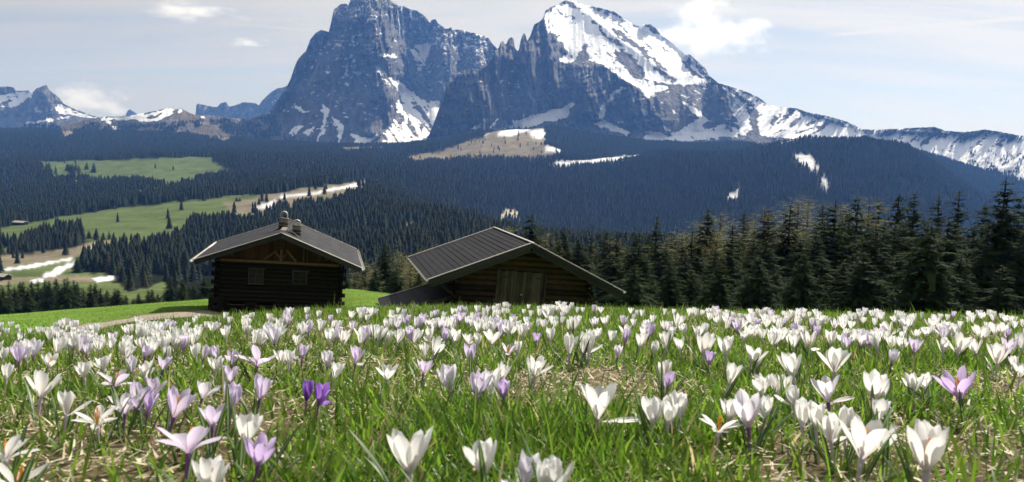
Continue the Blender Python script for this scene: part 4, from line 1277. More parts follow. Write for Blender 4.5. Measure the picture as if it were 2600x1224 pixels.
bx('foundation', m_stone, barn, -BW - .05, BW + .05, -0.05, 6.7, -5.0, -3.2)
door = bx('door', m_soffit, barn, dx0 + 0.06, dx1 - 0.06, 0.085, 0.12, -3.05, dz - 0.06)


def on_door(nm, mt, x0, x1, y0, y1, z0, z1):
    o = link(nm, unit_box(mt), door)
    o.matrix_local = door.matrix_basis.inverted() @ (Matrix.Translation(((x0 + x1) / 2, (y0 + y1) / 2, (z0 + z1) / 2)) @ Matrix.Diagonal((x1 - x0, y1 - y0, z1 - z0, 1)))


npl = 15
for i in range(npl):
    x0 = dx0 + 0.10 + (dx1 - dx0 - 0.2) * i / npl
    x1 = dx0 + 0.10 + (dx1 - dx0 - 0.2) * (i + 1) / npl
    y = 0.03 + random.uniform(-.008, .012)
    on_door('door_plank', m_plank, x0 + 0.006, x1 - 0.006, y, y + 0.035, -3.0, dz - 0.03 + random.uniform(-.03, .01))
bx('door_post', m_plank, barn, dx0 - 0.01, dx0 + 0.09, -0.05, 0.1, -3.1, dz + 0.02)
bx('door_post', m_plank, barn, dx1 - 0.09, dx1 + 0.01, -0.05, 0.1, -3.1, dz - 0.03)
on_door('hinge', m_iron, dx0 + 0.06, dx0 + 0.56, -0.025, 0.018, -0.30, -0.245)
on_door('hinge', m_iron, dx1 - 0.50, dx1 - 0.05, -0.025, 0.018, -0.31, -0.255)
on_door('latch', m_trim, -0.10, 0.02, -0.03, 0.018, -1.10, -1.06)
RB = 4.92
for s in (-1, 1):
    slope_piece('roof_deck', m_soffit, barn, s, APB, TB, 0.0, RB, BV0 + 0.04, BV1 - 0.04, -0.08, 0.10)
    n_ = 18
    for i in range(n_):
        o = slope_piece('roof_panel', m_sheet, barn, s, APB, TB, RB * i / n_, RB * (i + 1.06) / n_ if i < n_ - 1 else RB + 0.02, BV0, BV1, 0.012, 0.022)
        o.rotation_euler[1] -= s * 0.07 + random.gauss(0, 0.003)
        o.rotation_euler[2] = random.gauss(0, 0.0016)
        o.location.z += 0.006 * math.sin(i * 0.9)
    slope_piece('bargeboard', m_fascia, barn, s, APB, TB, 0.0, RB, BV0 - 0.03, BV0 + 0.03, -0.10, 0.20)
    slope_piece('bargeboard', m_fascia, barn, s, APB, TB, 0.15, RB, BV0 + 0.03, BV0 + 0.07, -0.27, 0.15)
    for y in (BV0, BV1):
        slope_piece('verge_trim', m_trim, barn, s, APB, TB, 0.0, RB + 0.03, y - 0.06, y + 0.08, 0.05, 0.03)
    xg_ = s * (RB * math.cos(math.atan(TB)) + 0.06); zg_ = APB - RB * math.sin(math.atan(TB)) + 0.02
    gv = []
    for yy in (BV0 - 0.06, BV1 + 0.05):
        for rad in (0.08, 0.064):
            seq = np.linspace(math.pi, 2 * math.pi, 9)
            for a in (seq if rad > 0.07 else seq[::-1]):
                gv.append((xg_ + rad * math.cos(a), yy, zg_ + rad * math.sin(a)))
    link('gutter', np_mesh('gutter', gv, [np.array([(i, (i + 1) % 18, 18 + (i + 1) % 18, 18 + i) for i in range(18)]), np.array([list(range(18))]), np.array([list(range(18, 36))[::-1]])], m_trim), barn)
bx('ridge_cap', m_trim, barn, -0.07, 0.07, BV0 - 0.05, BV1 + 0.04, APB + 0.035, APB + 0.075)
for s in (-1, 1):
    bar('eave_strut', m_soffit, barn, (s * (BW + 0.02), -0.4, -1.15), (s * (BW + 0.80), -0.4, -0.66), 0.1, 0.1)
# lean-to shed roof against its side
LT_T = 0.36
lx0, lz0 = -BW + 0.02, -1.30
for i in range(7):
    u0, u1 = 3.15 * i / 7, 3.15 * (i + 1.05) / 7
    a = math.atan(LT_T)
    um = (u0 + u1) / 2
    link('lean_to_panel', unit_box(m_sheet), barn, (lx0 - um * math.cos(a), 2.2, lz0 - um * math.sin(a)), (0, -a + 0.05, 0), (u1 - u0, 4.4, 0.022))
a = math.atan(LT_T)
for y in (0.02, 4.4):
    link('lean_to_verge', unit_box(m_fascia), barn, (lx0 - 1.57 * math.cos(a), y, lz0 - 1.57 * math.sin(a) - 0.07), (0, -a, 0), (3.15, 0.06, 0.16))
link('lean_to_trim', unit_box(m_trim), barn, (lx0 - 1.57 * math.cos(a), 4.41, lz0 - 1.57 * math.sin(a) + 0.04), (0, -a, 0), (3.15, 0.07, 0.03))
link('lean_to_trim', unit_box(m_trim), barn, (lx0 - 3.17 * math.cos(a), 2.2, lz0 - 3.17 * math.sin(a) - 0.01), (0, -a, 0), (0.05, 4.45, 0.05))
for y in (0.15, 4.25):
    bx('lean_to_post', m_log, barn, lx0 - 2.85, lx0 - 2.72, y - .07, y + .07, -4.6, lz0 - 1.05)
for k in range(6):
    logy(barn, lx0 - 2.6, 0.1, 4.3, -2.55 - 0.25 * k, 0.25, m_log, 'lean_to_log')

# ---- small huts across the valley
def far_hut(px, row, Y, w, h, dpt, label, roofm):
    p = P(px, row, Y)
    z = float(ground_z(p[0], Y))
    e = bpy.data.objects.new('far_hut', None); COL.objects.link(e)
    e.location = (p[0], Y, z)
    e.rotation_euler = (0, 0, math.radians(-20))
    bx('wall', m_log, e, -w / 2, w / 2, -dpt / 2, dpt / 2, -2, h)
    for s in (-1, 1):
        a = 0.42
        L = dpt / 2 / math.cos(a) + 0.8
        link('roof_slope', unit_box(roofm), e, (0, s * L / 2 * math.cos(a), h + dpt * 0.22 - L / 2 * math.sin(a) + .3), (-s * a, 0, 0), (w + 1.6, L, 0.25))
    v = [(-w / 2 + .01, -dpt / 2, h), (-w / 2 + .01, dpt / 2, h), (-w / 2 + .01, 0, h + dpt * .22), (w / 2 - .01, -dpt / 2, h), (w / 2 - .01, dpt / 2, h), (w / 2 - .01, 0, h + dpt * .22)]
    link('gable', np_mesh('gable', v, np.array([(0, 1, 2), (5, 4, 3)]), m_board), e)
    bx('door', m_void, e, -w * .1, w * .1, -dpt / 2 - 0.06, -dpt / 2 + .1, 0, h * 0.75)
    tag(e, label, 'hut')


far_hut(52, 566, 1180, 22, 4.5, 9, 'distant farm building with pale roof at the end of the valley road', m_trim)
far_hut(8, 712, 545, 9, 2.8, 6, 'small hut with bright roof at the edge below the snow stripes', m_trim)

# ------------------------------------------------------------------ crocus meadow
def petal_mat(name, base, body, edge, trans=0.55):
    m, g = newmat(name)
    t = g.n('ShaderNodeAttribute', attribute_name='t').outputs['Fac']
    s = g.n('ShaderNodeAttribute', attribute_name='s').outputs['Fac']
    ri = g.n('ShaderNodeObjectInfo').outputs['Random']
    tcn = g.n('ShaderNodeTexCoord').outputs['Object']
    vein = g.noise(g.n('ShaderNodeCombineXYZ', {0: g.m('MULTIPLY', s, 7.0), 1: g.m('MULTIPLY', t, 0.8), 2: ri}).outputs[0], 2.0, 3)
    c = g.mix(g.smooth(t, 0.02, 0.45), base, body)
    c = g.mix(g.m('MULTIPLY', g.smooth(g.m('ABSOLUTE', s), 0.45, 1.0), 0.8), c, edge)
    c = g.mix(g.m('MULTIPLY', g.smooth(vein, 0.5, 0.72), 0.4), c, base)
    bsdf(g, c, 0.55, 0.25, bump(g, vein, 0.25, 0.002), trans)
    return m


PM = {
    'w': petal_mat('white_petal', (0.70, 0.66, 0.70), (0.84, 0.84, 0.82), (0.86, 0.86, 0.85)),
    'p': petal_mat('pale_lilac_petal', (0.56, 0.44, 0.64), (0.80, 0.77, 0.85), (0.86, 0.85, 0.88)),
    'l': petal_mat('lilac_petal', (0.46, 0.30, 0.56), (0.735, 0.65, 0.84), (0.82, 0.77, 0.88)),
    'v': petal_mat('violet_petal', (0.38, 0.20, 0.50), (0.64, 0.50, 0.80), (0.74, 0.64, 0.85)),
    'V': petal_mat('deep_violet_petal', (0.20, 0.05, 0.36), (0.33, 0.15, 0.60), (0.46, 0.28, 0.70)),
}
m_stamen, g = newmat('orange_stamen')
gp = g.n('ShaderNodeNewGeometry').outputs['Position']
bsdf(g, g.ramp(g.noise(gp, 400, 2), [(0.3, (0.72, 0.27, 0.02)), (0.7, (0.9, 0.42, 0.05))]), 0.6, 0.3, None, 0.25)


def tube_mat(name, lo, hi):
    m, g = newmat(name)
    t = g.n('ShaderNodeAttribute', attribute_name='t').outputs['Fac']
    bsdf(g, g.mix(g.smooth(t, 0.3, 1.0), lo, hi), 0.5, 0.3, None, 0.3)
    return m


TM = {'w': tube_mat('white_tube', (0.52, 0.50, 0.36), (0.62, 0.55, 0.62)), 'l': tube_mat('purple_tube', (0.30, 0.2, 0.26), (0.26, 0.10, 0.32))}
m_leaf, g = newmat('crocus_leaf')
s = g.n('ShaderNodeAttribute', attribute_name='s').outputs['Fac']
ri = g.n('ShaderNodeObjectInfo').outputs['Random']
c = g.mix(ri, (0.035, 0.085, 0.014), (0.07, 0.14, 0.024))
c = g.mix(g.m('SUBTRACT', 1.0, g.smooth(g.m('ABSOLUTE', s), 0.12, 0.3)), c, (0.26, 0.32, 0.2))
bsdf(g, c, 0.45, 0.4, None, 0.4)


def petal_mesh(o, mat, inner, seed):
    """one cupped petal of unit length; o = how far the flower is open (0 bud .. 1 flat star)"""
    r = np.random.default_rng(seed)
    nt, ns = 10, 5
    t = np.linspace(0, 1, nt)
    th = np.radians(30 * (1 - t) * (1.1 - 0.5 * o) + 80 * o ** 2.1 * np.minimum(1, 0.25 + t * 1.6) - (1 - o) * 17 * t * t + r.normal(0, 3))
    dr, dz = np.sin(th), np.cos(th)
    R = 0.025 + np.concatenate([[0], np.cumsum((dr[1:] + dr[:-1]) / 2)]) / (nt - 1)
    Z = np.concatenate([[0], np.cumsum((dz[1:] + dz[:-1]) / 2)]) / (nt - 1)
    wmax = (0.19 if inner else 0.205) * r.uniform(0.92, 1.1)
    a_ = np.clip(t / 0.6, 0, 1); lo_w = 0.17 + 0.83 * a_ * a_ * (3 - 2 * a_)
    w = wmax * np.where(t < 0.6, lo_w, np.sqrt(np.clip(1 - ((t - 0.6) / 0.408) ** 2, 0, 1)))
    s = np.linspace(-1, 1, ns)
    cup = 0.62 * (1 - 0.35 * o)
    x = R[:, None] - cup * w[:, None] * (s ** 2)[None, :] * np.cos(th)[:, None]
    z = Z[:, None] + cup * w[:, None] * (s ** 2)[None, :] * np.sin(th)[:, None]
    z[-1] -= np.abs(s) * 0.03
    y = w[:, None] * s[None, :] * (1 - 0.12 * s ** 2)[None, :]
    # a little crinkle towards the tip
    x = x + 0.012 * np.sin(s * 5 + seed)[None, :] * t[:, None] ** 2
    v = np.stack([x, y, z], -1)
    tt = np.broadcast_to(t[:, None], x.shape); ss = np.broadcast_to(s[None, :], x.shape)
    return v, grid_faces(nt, ns), tt, ss


def rotz(v, a):
    c_, s_ = math.cos(a), math.sin(a)
    return np.stack([v[..., 0] * c_ - v[..., 1] * s_, v[..., 0] * s_ + v[..., 1] * c_, v[..., 2]], -1)


def stem_geo():
    v, f = tube_np([(0, 0, z) for z in (-1.6, -1.0, -0.5, -0.2, -0.02, 0.06)], [0.036, 0.036, 0.038, 0.045, 0.07, 0.05], 7)
    return v, f, np.clip((v[:, 2] + 1.6) / 1.66, 0, 1)


def stamen_geo():
    V, Fs = [], []
    for k in range(4):
        a = k * 2.1
        tip = np.array([0.06 * math.cos(a), 0.06 * math.sin(a), 0.56 - 0.05 * (k % 2)]) if k < 3 else np.array([0, 0, 0.66])
        pth = [np.array([0, 0, 0.02]), tip * 0.5, tip * np.array([1, 1, 0.62]), tip]
        v, f = tube_np(pth, [0.010, 0.015, 0.026 if k < 3 else 0.018, 0.018 if k < 3 else 0.036], 5)
        Fs.append(f + sum(len(q) for q in V)); V.append(v)
    return np.concatenate(V), np.concatenate(Fs)


OPENS = [0.0, 0.15, 0.30, 0.44, 0.64, 0.95]
OPEN_AT = [0.0, 0.2, 0.35, 0.5, 0.7, 0.95]
PET, WHOLE = {}, {}
sv, sf, st_ = stem_geo()
STEM = {k: np_mesh('stem', sv, sf, TM[k], True, {'t': ('FLOAT', st_)}) for k in TM}
av, af = stamen_geo()
STAM = np_mesh('stamens', av, af, m_stamen, True)


def petals(colr, oi, var):
    key = (colr, oi, var)
    if key not in PET:
        out = []
        for inner in (0, 1):
            v, f, t, s = petal_mesh(max(0.0, OPENS[oi] * (0.85 if inner else 1.0)), PM[colr], inner, 10 * oi + 3 * inner + 17 * var + 1)
            out.append(np_mesh('petal', v, f, PM[colr], True, {'t': ('FLOAT', t), 's': ('FLOAT', s)}))
        PET[key] = out
    return PET[key]


def whole(colr, oi, var):
    """a small far flower in one mesh"""
    key = (colr, oi, var)
    if key not in WHOLE:
        V, Fs, T, Sx = [], [], [], []
        n = 0
        r = np.random.default_rng(oi * 31 + var)
        for k in range(6):
            v, f, t, s = petal_mesh(np.clip(OPENS[oi] * (0.85 if k % 2 else 1.0) + r.normal(0, .07), 0, 1), None, k % 2, 7 * k + oi + 40 * var)
            v = rotz(v, k * math.pi / 3 + r.normal(0, .1))
            V.append(v.reshape(-1, 3)); Fs.append(f + n); T.append(t.ravel()); Sx.append(s.ravel()); n += t.size
        npet = sum(len(f) for f in Fs)
        V.append(sv); Fs.append(sf + n); T.append(st_ * 0.0 + 0.1); Sx.append(st_ * 0); n += len(sv)
        me = np_mesh('crocus', np.concatenate(V), np.concatenate(Fs), PM[colr], True, {'t': ('FLOAT', np.concatenate(T)), 's': ('FLOAT', np.concatenate(Sx))})
        me.materials.append(TM['w' if colr == 'w' else 'l'])
        mi = np.zeros(len(me.polygons), np.int32); mi[npet:] = 1
        me.polygons.foreach_set('material_index', mi)
        WHOLE[key] = me
    return WHOLE[key]


def leaf_mesh(seed):
    r = np.random.default_rng(seed)
    nt = 7
    t = np.linspace(0, 1, nt)
    L = 1.0
    th = r.uniform(0.1, 0.35) + t * r.uniform(0.2, 0.9)
    R = np.concatenate([[0], np.cumsum(np.sin(th[1:]))]) / (nt - 1) * L
    Z = np.concatenate([[0], np.cumsum(np.cos(th[1:]))]) / (nt - 1) * L
    w = 0.034 * np.sin(np.pi * (0.12 + 0.86 * t)) ** 0.6
    w[-1] = 0.004
    s = np.array([-1, 0, 1.0])
    x = R[:, None] + 0.35 * w[:, None] * (np.abs(s))[None, :]
    v = np.stack([x, w[:, None] * s[None, :], Z[:, None] + 0 * x], -1)
    return np_mesh('leaf', v, grid_faces(nt, 3), m_leaf, True, {'s': ('FLOAT', np.broadcast_to(s[None, :], x.shape))})


LEAF = [leaf_mesh(i) for i in range(6)]


def near_z(x, y):
    return float(ground_z(x, y))


# flowers measured in the photograph: four enlargements (left edge px; scale 2.614): x, top, base, colour, openness
Z_A = '40 910 1075 w.9;100 1110 1270 w.9;1250 790 1035 l1;1390 1070 1300 w.5;1630 740 970 w.6;1710 890 1110 v.5;1410 680 860 l.8;1150 570 790 l.6;900 530 730 l.6;1010 525 650 l.5;1720 490 680 l.5;1535 530 730 l.4;1340 530 665 p.8;1520 450 560 l.6;440 590 775 w.6;650 680 850 w.9;830 640 765 p.7;975 660 765 v.3;270 465 665 w.7;760 450 585 l.9;960 400 525 w.5;1080 370 480 l.5;690 355 470 w.6;320 370 455 w.6;560 435 525 w.5;40 460 540 w.4;20 325 400 w.3;175 300 380 w.4;575 305 370 p.4;670 240 325 w.5;835 220 340 w.4;940 250 330 w.5;960 315 390 l.4;1110 340 405 w.4;1275 225 310 w.5;1300 295 390 w.4;1350 330 400 p.4;1430 310 400 l.3;1540 340 440 l.7;1705 310 450 l.9;1430 405 490 w.5;905 150 210 w.5;1000 155 205 w.5;45 190 240 w.4;195 190 235 w.5;250 180 230 w.5;355 175 225 w.5;405 200 250 w.5;570 185 225 p.5;920 220 260 w.4;1145 195 240 w.5;1060 210 250 p.4;1230 170 205 w.3;1370 165 205 w.4;1490 85 140 w.4;1520 125 165 w.4;1630 110 155 w.4;1645 190 240 w.5;1710 205 270 w.5;1790 100 145 w.3;870 400 485 p.4'
Z_B = '1150 825 1170 w.5;1650 900 1180 w.5;1590 465 665 l.5;1690 450 645 w.4;1760 410 540 w.6;1770 550 670 v.4;1410 405 600 p.2;545 620 700 V.35;465 625 680 V.2;605 325 450 p0;790 300 430 l.6;300 345 430 w.5;350 340 440 w.4;435 300 400 l.3;420 150 250 w.4;400 240 310 w.8;255 175 300 p.3;70 190 240 w.4;140 210 270 w.5;310 75 170 p.4;345 110 170 p.5;210 100 140 w.3;70 110 150 w.3;670 140 210 w.4;770 145 215 p.5;630 200 265 w.5;710 205 300 w.6;880 170 250 w.4;940 160 280 w.4;1010 205 280 w.3;1070 210 290 w.3;1140 175 260 w.4;1210 190 270 w.4;1280 185 280 w.4;1000 130 210 w.4;1060 120 200 p.4;1130 105 180 l.4;1230 90 170 l.4;1380 180 290 l.4;1450 180 300 w.5;1560 130 190 w.5;1480 90 160 l.5;1600 40 95 w.5;1640 60 100 w.4;1720 110 180 p.5;1800 140 230 w.4;1695 205 300 w.7;1600 225 310 w.4;1540 230 300 w.5;1555 280 430 l.3;1250 290 380 w.6;1310 230 370 w.4;1240 390 500 l.7;1000 450 540 w.8;650 480 535 w.6;1800 290 370 p.7;1630 115 165 w.3;545 75 130 w.4;680 65 105 w.4;760 75 130 w.5;930 70 110 w.4;870 115 155 w.4;1290 80 130 w.4;1370 85 130 w.3;1020 70 120 w.4;1770 60 100 w.4'
Z_C = '700 545 810 w.7;1060 610 835 w.4;1195 585 790 w.4;1165 700 840 w.3;1245 640 790 w.2;280 360 515 w.7;1140 390 535 w.5;1160 490 590 v.5;1570 400 565 w.6;1715 300 425 w.8;1400 210 380 w.6;1435 360 435 v.3;1550 230 390 w.5;1245 240 345 w.5;1150 200 315 w.6;1075 265 375 w.2;980 210 325 w.5;830 310 390 p.2;600 195 365 w.4;510 215 365 w.3;640 220 370 w.3;385 185 285 w.4;165 260 365 w.4;105 145 240 w.4;290 250 295 v.5;340 130 205 w.6;540 100 215 w.5;380 50 140 w.4;410 150 200 w.4;885 170 250 w.5;870 105 180 p.5;750 110 180 w.5;680 120 185 p.5;940 130 185 w.5;1060 105 165 w.5;1230 100 195 w.6;1310 60 120 w.5;1390 70 115 w.4;920 55 100 w.5;720 50 95 w.5;560 50 95 w.4;600 55 95 w.4;310 50 85 w.3;210 75 110 w.4;1140 60 105 w.4;1200 70 105 w.4;30 110 190 p.4;1720 90 180 p.5;1690 170 260 w.5;1790 190 270 w.5;1660 210 280 w.4;1700 600 860 p.5;1580 650 805 w.5;1500 800 890 w.9;1790 530 625 w.5;1810 640 795 w.4;330 1030 1300 w.4;430 1100 1300 w.3;210 1050 1260 p.4'
Z_D = '750 760 1070 w.8;640 690 900 w.5;860 665 810 w.3;550 740 950 w.5;450 660 870 w.5;360 640 855 w.4;1180 790 1165 w.6;900 820 1010 w.8;1410 450 675 v.7;1100 480 625 w.5;1190 500 615 w.6;830 465 685 w.6;900 500 655 w.4;530 490 690 p.7;570 310 490 w.7;300 330 525 w.6;190 480 635 w.5;250 490 625 w.5;90 530 645 w.5;50 305 425 w.7;950 330 430 p0;1100 240 355 l.5;650 245 345 l.6;750 200 315 p.6;855 220 340 w.3;940 140 240 w.6;950 220 325 w.5;1010 250 335 w.3;550 195 315 w.6;410 200 335 w.5;300 220 335 w.5;210 160 290 w.5;1290 250 360 w.5;1390 215 365 w.5;1510 240 365 w.5;1650 270 435 w.5;1730 240 370 l.5;1540 170 260 w.5;1640 150 240 w.5;1700 160 250 w.5;1810 210 330 w.4;1210 130 200 w.7;570 130 195 p.6;680 140 200 w.5;330 110 155 w.5;110 95 155 w.5;240 130 175 p.4;760 130 165 w.5;1120 220 265 w.5;1800 450 520 w.7;300 610 705 w.2;1770 430 475 w.4;1400 150 195 w.4;1040 180 235 w.4'
FL = []
for x0, Z in ((0, Z_A), (600, Z_B), (1250, Z_C), (1900, Z_D)):
    for it in Z.split(';'):
        a, b, c_, q = it.split()
        FL.append([x0 + float(a) / 2.614, 760 + float(b) / 2.614, 760 + float(c_) / 2.614, q[0], float(q[1:])])
# many small ones along the brow
BROW = [(0, 834), (325, 822), (540, 803), (700, 797), (1000, 783), (1300, 780), (1600, 785), (2000, 792), (2600, 800)]
rs = random.Random(5)
tries = 0
while len(FL) < 292 and tries < 4000:
    tries += 1
    x = rs.uniform(-10, 2610)
    br = np.interp(x, *zip(*BROW))
    top = br + rs.random() ** 1.3 * 42 - 4
    if any(abs(f[0] - x) < 15 and abs(f[1] - top) < 18 for f in FL): continue
    hh = rs.uniform(15, 20) + (top - br) * 0.28
    FL.append([x, top, top + hh, rs.choices('wwwwwpl', k=1)[0], rs.choice([.35, .4, .5])])

OPEN_W = {0: 'closed bud', 1: 'nearly closed', 2: 'half-closed', 3: 'half-open', 4: 'open', 5: 'wide open'}
COL_W = {'w': 'white', 'p': 'pale lilac', 'l': 'lilac', 'v': 'violet', 'V': 'deep violet'}
ZONES = [(190, 'at the left picture edge'), (420, 'below the gravel track'), (545, "left of the cabin's corner"), (640, "below the cabin's left window"), (735, "below the cabin's middle"), (860, "below the cabin's right window"), (975, 'below the gap between huts'), (1140, "below the barn's lean-to"), (1262, "below the barn's left wall"), (1395, 'below the barn door'), (1500, "below the barn's right wall"), (1600, "below the barn's right eave"), (1780, 'right of the barn'), (1960, 'below the first tall larches'), (2150, 'below the highest pale larches'), (2350, 'below the mid spruce wood'), (2500, 'below the taller spruces'), (9999, 'at the right picture edge')]
BANDS = [(20, 'tiny {} crocus on the brow'), (27, 'small {} crocus behind'), (40, 'mid-sized {} crocus halfway'), (62, 'large {} crocus'), (9999, 'biggest {} crocus in front')]
place = []
for f in FL:
    px, top, base, colr, op = f
    hpx = max(base - top, 12)
    oi = int(np.argmin([abs(o - op) for o in OPEN_AT]))
    # where its sight line meets the ground plus the height of the flower's base
    Hb = 0.036
    Y = 1.2
    d = ray(px, base)
    ux, uz = d[0] / d[1], d[2] / d[1]
    lo_, hi_ = 0.35, 4.9
    ygr = np.linspace(lo_, hi_, 900)
    dif = (CZ + uz * ygr) - (ground_z(ux * ygr, ygr) + Hb)
    idx = np.where(dif <= 0)[0]
    Y = float(ygr[idx[0]]) if len(idx) else float(ygr[np.argmin(dif)])
    vis = 1.0 - 0.30 * max(0, OPENS[oi] - 0.35)          # an open flower stands lower than its petals are long
    size = hpx / F * Y * (1.1 if hpx < 40 else 0.98) / vis
    size = min(max(size, 0.030), 0.060)
    place.append((px, top, base, colr, oi, Y, size, hpx))
place.sort(key=lambda t: t[0])
counts, made = {}, []
for i, (px, top, base, colr, oi, Y, size, hpx) in enumerate(place):
    zn = next(n_ for lim, n_ in ZONES if px < lim)
    bd = next(n_ for lim, n_ in BANDS if hpx < lim)
    key = (zn, bd, colr, oi)
    counts[key] = counts.get(key, 0) + 1
    made.append((key, counts[key]))
for i, (px, top, base, colr, oi, Y, size, hpx) in enumerate(place):
    key, k = made[i]
    zn, bd = key[0], key[1]
    lab = bd.format(OPEN_W[oi] + ' ' + COL_W[colr]) + ' ' + zn
    if counts[key] > 1:
        lab += ', ' + ORD[k - 1] + ' from left'
    b = P(px, base, Y)
    gz = near_z(b[0], Y)
    rr = random.Random(i * 7 + 3)
    tx, ty, rz = rr.gauss(-0.20, 0.11), rr.gauss(0.05, 0.12), rr.uniform(0, 6.28)
    if 'biggest' in bd or 'large' in bd:
        rz = rr.choice([0, 1, 2]) * 1.047 + rr.gauss(0.5, 0.25)
    if hpx < 24:
        o = link('crocus', whole(colr, oi, rr.randint(0, 2)), None, b, (tx, ty, rz), size)
        o.rotation_mode = 'ZYX'
        tag(o, lab, 'flower', 'crocuses in the meadow')
        continue
    root = bpy.data.objects.new('crocus', None)
    COL.objects.link(root)
    root.empty_display_size = 0.02
    root.location = b
    root.rotation_mode = 'ZYX'
    root.rotation_euler = (tx, ty, rz)
    root.scale = (size,) * 3
    tag(root, lab, 'flower', 'crocuses in the meadow')
    for q in range(6):
        ms = petals(colr, oi, rr.randint(0, 4))[q % 2]
        wilt = rr.choice([0.5, 0.8, 1.1, -0.35]) if rr.random() < 0.05 else 0.0
        link('petal', ms, root, (0, 0, 0.004 * (q % 2)), (rr.gauss(0, .09), rr.gauss(0, .10) + wilt + (0.02 if q % 2 else 0), q * math.pi / 3 + rr.gauss(0, .12)), (rr.uniform(0.9, 1.08), rr.uniform(0.82, 1.12), rr.uniform(0.88, 1.07)))
    link('stem', STEM['w' if colr == 'w' else 'l'], root)
    if oi >= 3: link('stamens', STAM, root)
    if hpx > 38:
        for q in range(3):
            a = rr.uniform(0, 6.28)
            h0 = max(0.02, (b[2] - gz)) / size
            link('leaf', rr.choice(LEAF), root, (0.05 * math.cos(a), 0.05 * math.sin(a), -h0 - 0.1), (0, 0, a), rr.uniform(1.3, 2.1) * 0.045 / size)

# the uncountable rest of the flowers along and below the brow, in clumps
def mesh_arrays(me):
    v = np.empty(len(me.vertices) * 3, np.float32); me.vertices.foreach_get('co', v)
    f = np.empty(len(me.loops), np.int32); me.loops.foreach_get('vertex_index', f)
    mi = np.empty(len(me.polygons), np.int32); me.polygons.foreach_get('material_index', mi)
    t = np.empty(len(me.vertices), np.float32); me.attributes['t'].data.foreach_get('value', t)
    s_ = np.empty(len(me.vertices), np.float32); me.attributes['s'].data.foreach_get('value', s_)
    return v.reshape(-1, 3), f.reshape(-1, 4), mi, t, s_


SLOT = {'w': 0, 'p': 1, 'l': 2}
V, Fs, MI, T, SS, n0 = [], [], [], [], [], 0
rs = random.Random(77)
cl = [(rs.uniform(0, 2600), rs.random() ** 1.5) for _ in range(120)]
done = 0
while done < 400:
    cxx, cdep = rs.choice(cl)
    px = cxx + rs.gauss(0, 26)
    br = float(np.interp(px, *zip(*BROW)))
    base = br + 10 + cdep * 75 + rs.gauss(0, 5)
    if any(abs(f[0] - px) < 8 and abs(f[2] - base) < 7 for f in FL): continue
    done += 1
    d = ray(px, base); ux, uz = d[0] / d[1], d[2] / d[1]
    ygr = np.linspace(1.2, 4.9, 300)
    dif = (CZ + uz * ygr) - (ground_z(ux * ygr, ygr) + 0.034)
    idx = np.where(dif <= 0)[0]
    Y = float(ygr[idx[0]]) if len(idx) else float(ygr[np.argmin(dif)])
    colr = rs.choices('wwwwwwpl', k=1)[0]
    v, f, mi, t, s_ = mesh_arrays(whole(colr, rs.choice([1, 2, 2, 3, 3]), rs.randint(0, 2)))
    Rm = Matrix.Rotation(rs.gauss(-0.18, 0.15), 3, 'X') @ Matrix.Rotation(rs.gauss(0.05, 0.15), 3, 'Y') @ Matrix.Rotation(rs.uniform(0, 6.28), 3, 'Z')
    V.append(v @ np.array(Rm).T * rs.uniform(0.030, 0.044) + P(px, base, Y)); Fs.append(f + n0); n0 += len(v)
    MI.append(np.where(mi == 0, SLOT[colr], 3 if colr == 'w' else 4)); T.append(t); SS.append(s_)
me = np_mesh('crocus_carpet', np.concatenate(V), np.concatenate(Fs), PM['w'], True, {'t': ('FLOAT', np.concatenate(T)), 's': ('FLOAT', np.concatenate(SS))})
for m_ in (PM['p'], PM['l'], TM['w'], TM['l']): me.materials.append(m_)
me.polygons.foreach_set('material_index', np.concatenate(MI).astype(np.int32))
tag(link('crocus_carpet', me), 'carpet of small far crocuses crowding the meadow brow', 'flowers', kind='stuff')

# ------------------------------------------------------------------ grass and last year's straw
m_grass, g = newmat('grass_blades')
cv = g.n('ShaderNodeAttribute', attribute_name='col').outputs['Color']
bsdf(g, cv, 0.4, 0.4, None, 0.62)
m_straw, g = newmat('dry_straw')
cv = g.n('ShaderNodeAttribute', attribute_name='col').outputs['Color']
bsdf(g, cv, 0.6, 0.3, None, 0.3)


def blades(name, x, y, z, L, wd, lean, az, bendk, colr, mat, flat=0.0, seg=3):
    n = len(x)
    t = np.linspace(0, 1, seg + 1)
    ang = lean[:, None] + bendk[:, None] * t[None, :]
    dl = L[:, None] / seg
    hr = np.concatenate([np.zeros((n, 1)), np.cumsum(np.sin(ang[:, 1:]) * dl, 1)], 1)
    hz = np.concatenate([np.zeros((n, 1)), np.cumsum(np.cos(ang[:, 1:]) * dl, 1)], 1)
    ca, sa = np.cos(az)[:, None], np.sin(az)[:, None]
    cx_, cy_ = x[:, None] + ca * hr, y[:, None] + sa * hr
    w = wd[:, None] * (1 - 0.9 * t[None, :] ** 1.6)
    tw = az + rng.normal(0, 0.5, n)
    px_, py_ = -np.sin(tw)[:, None] * w, np.cos(tw)[:, None] * w
    zz_ = z[:, None] + hz
    a = np.stack([cx_ - px_, cy_ - py_, zz_], -1)
    b = np.stack([cx_ + px_, cy_ + py_, zz_], -1)
    v = np.stack([a, b], 2).reshape(n, -1, 3)
    k = np.arange(seg)
    f = np.stack([2 * k, 2 * k + 1, 2 * k + 3, 2 * k + 2], -1)
    fa = (np.arange(n)[:, None, None] * (2 * (seg + 1)) + f[None]).reshape(-1, 4)
    cc_ = np.repeat(colr[:, None, :], 2 * (seg + 1), 1)
    return np_mesh(name, v.reshape(-1, 3), fa, mat, True, {'col': ('FLOAT_COLOR', cc_.reshape(-1, 3))})


def sow(n, y0, y1, power=1.0):
    y = y0 + (y1 - y0) * rng.random(n) ** power
    x = rng.uniform(-0.78, 0.78, n) * (y + 0.25)
    return x, y


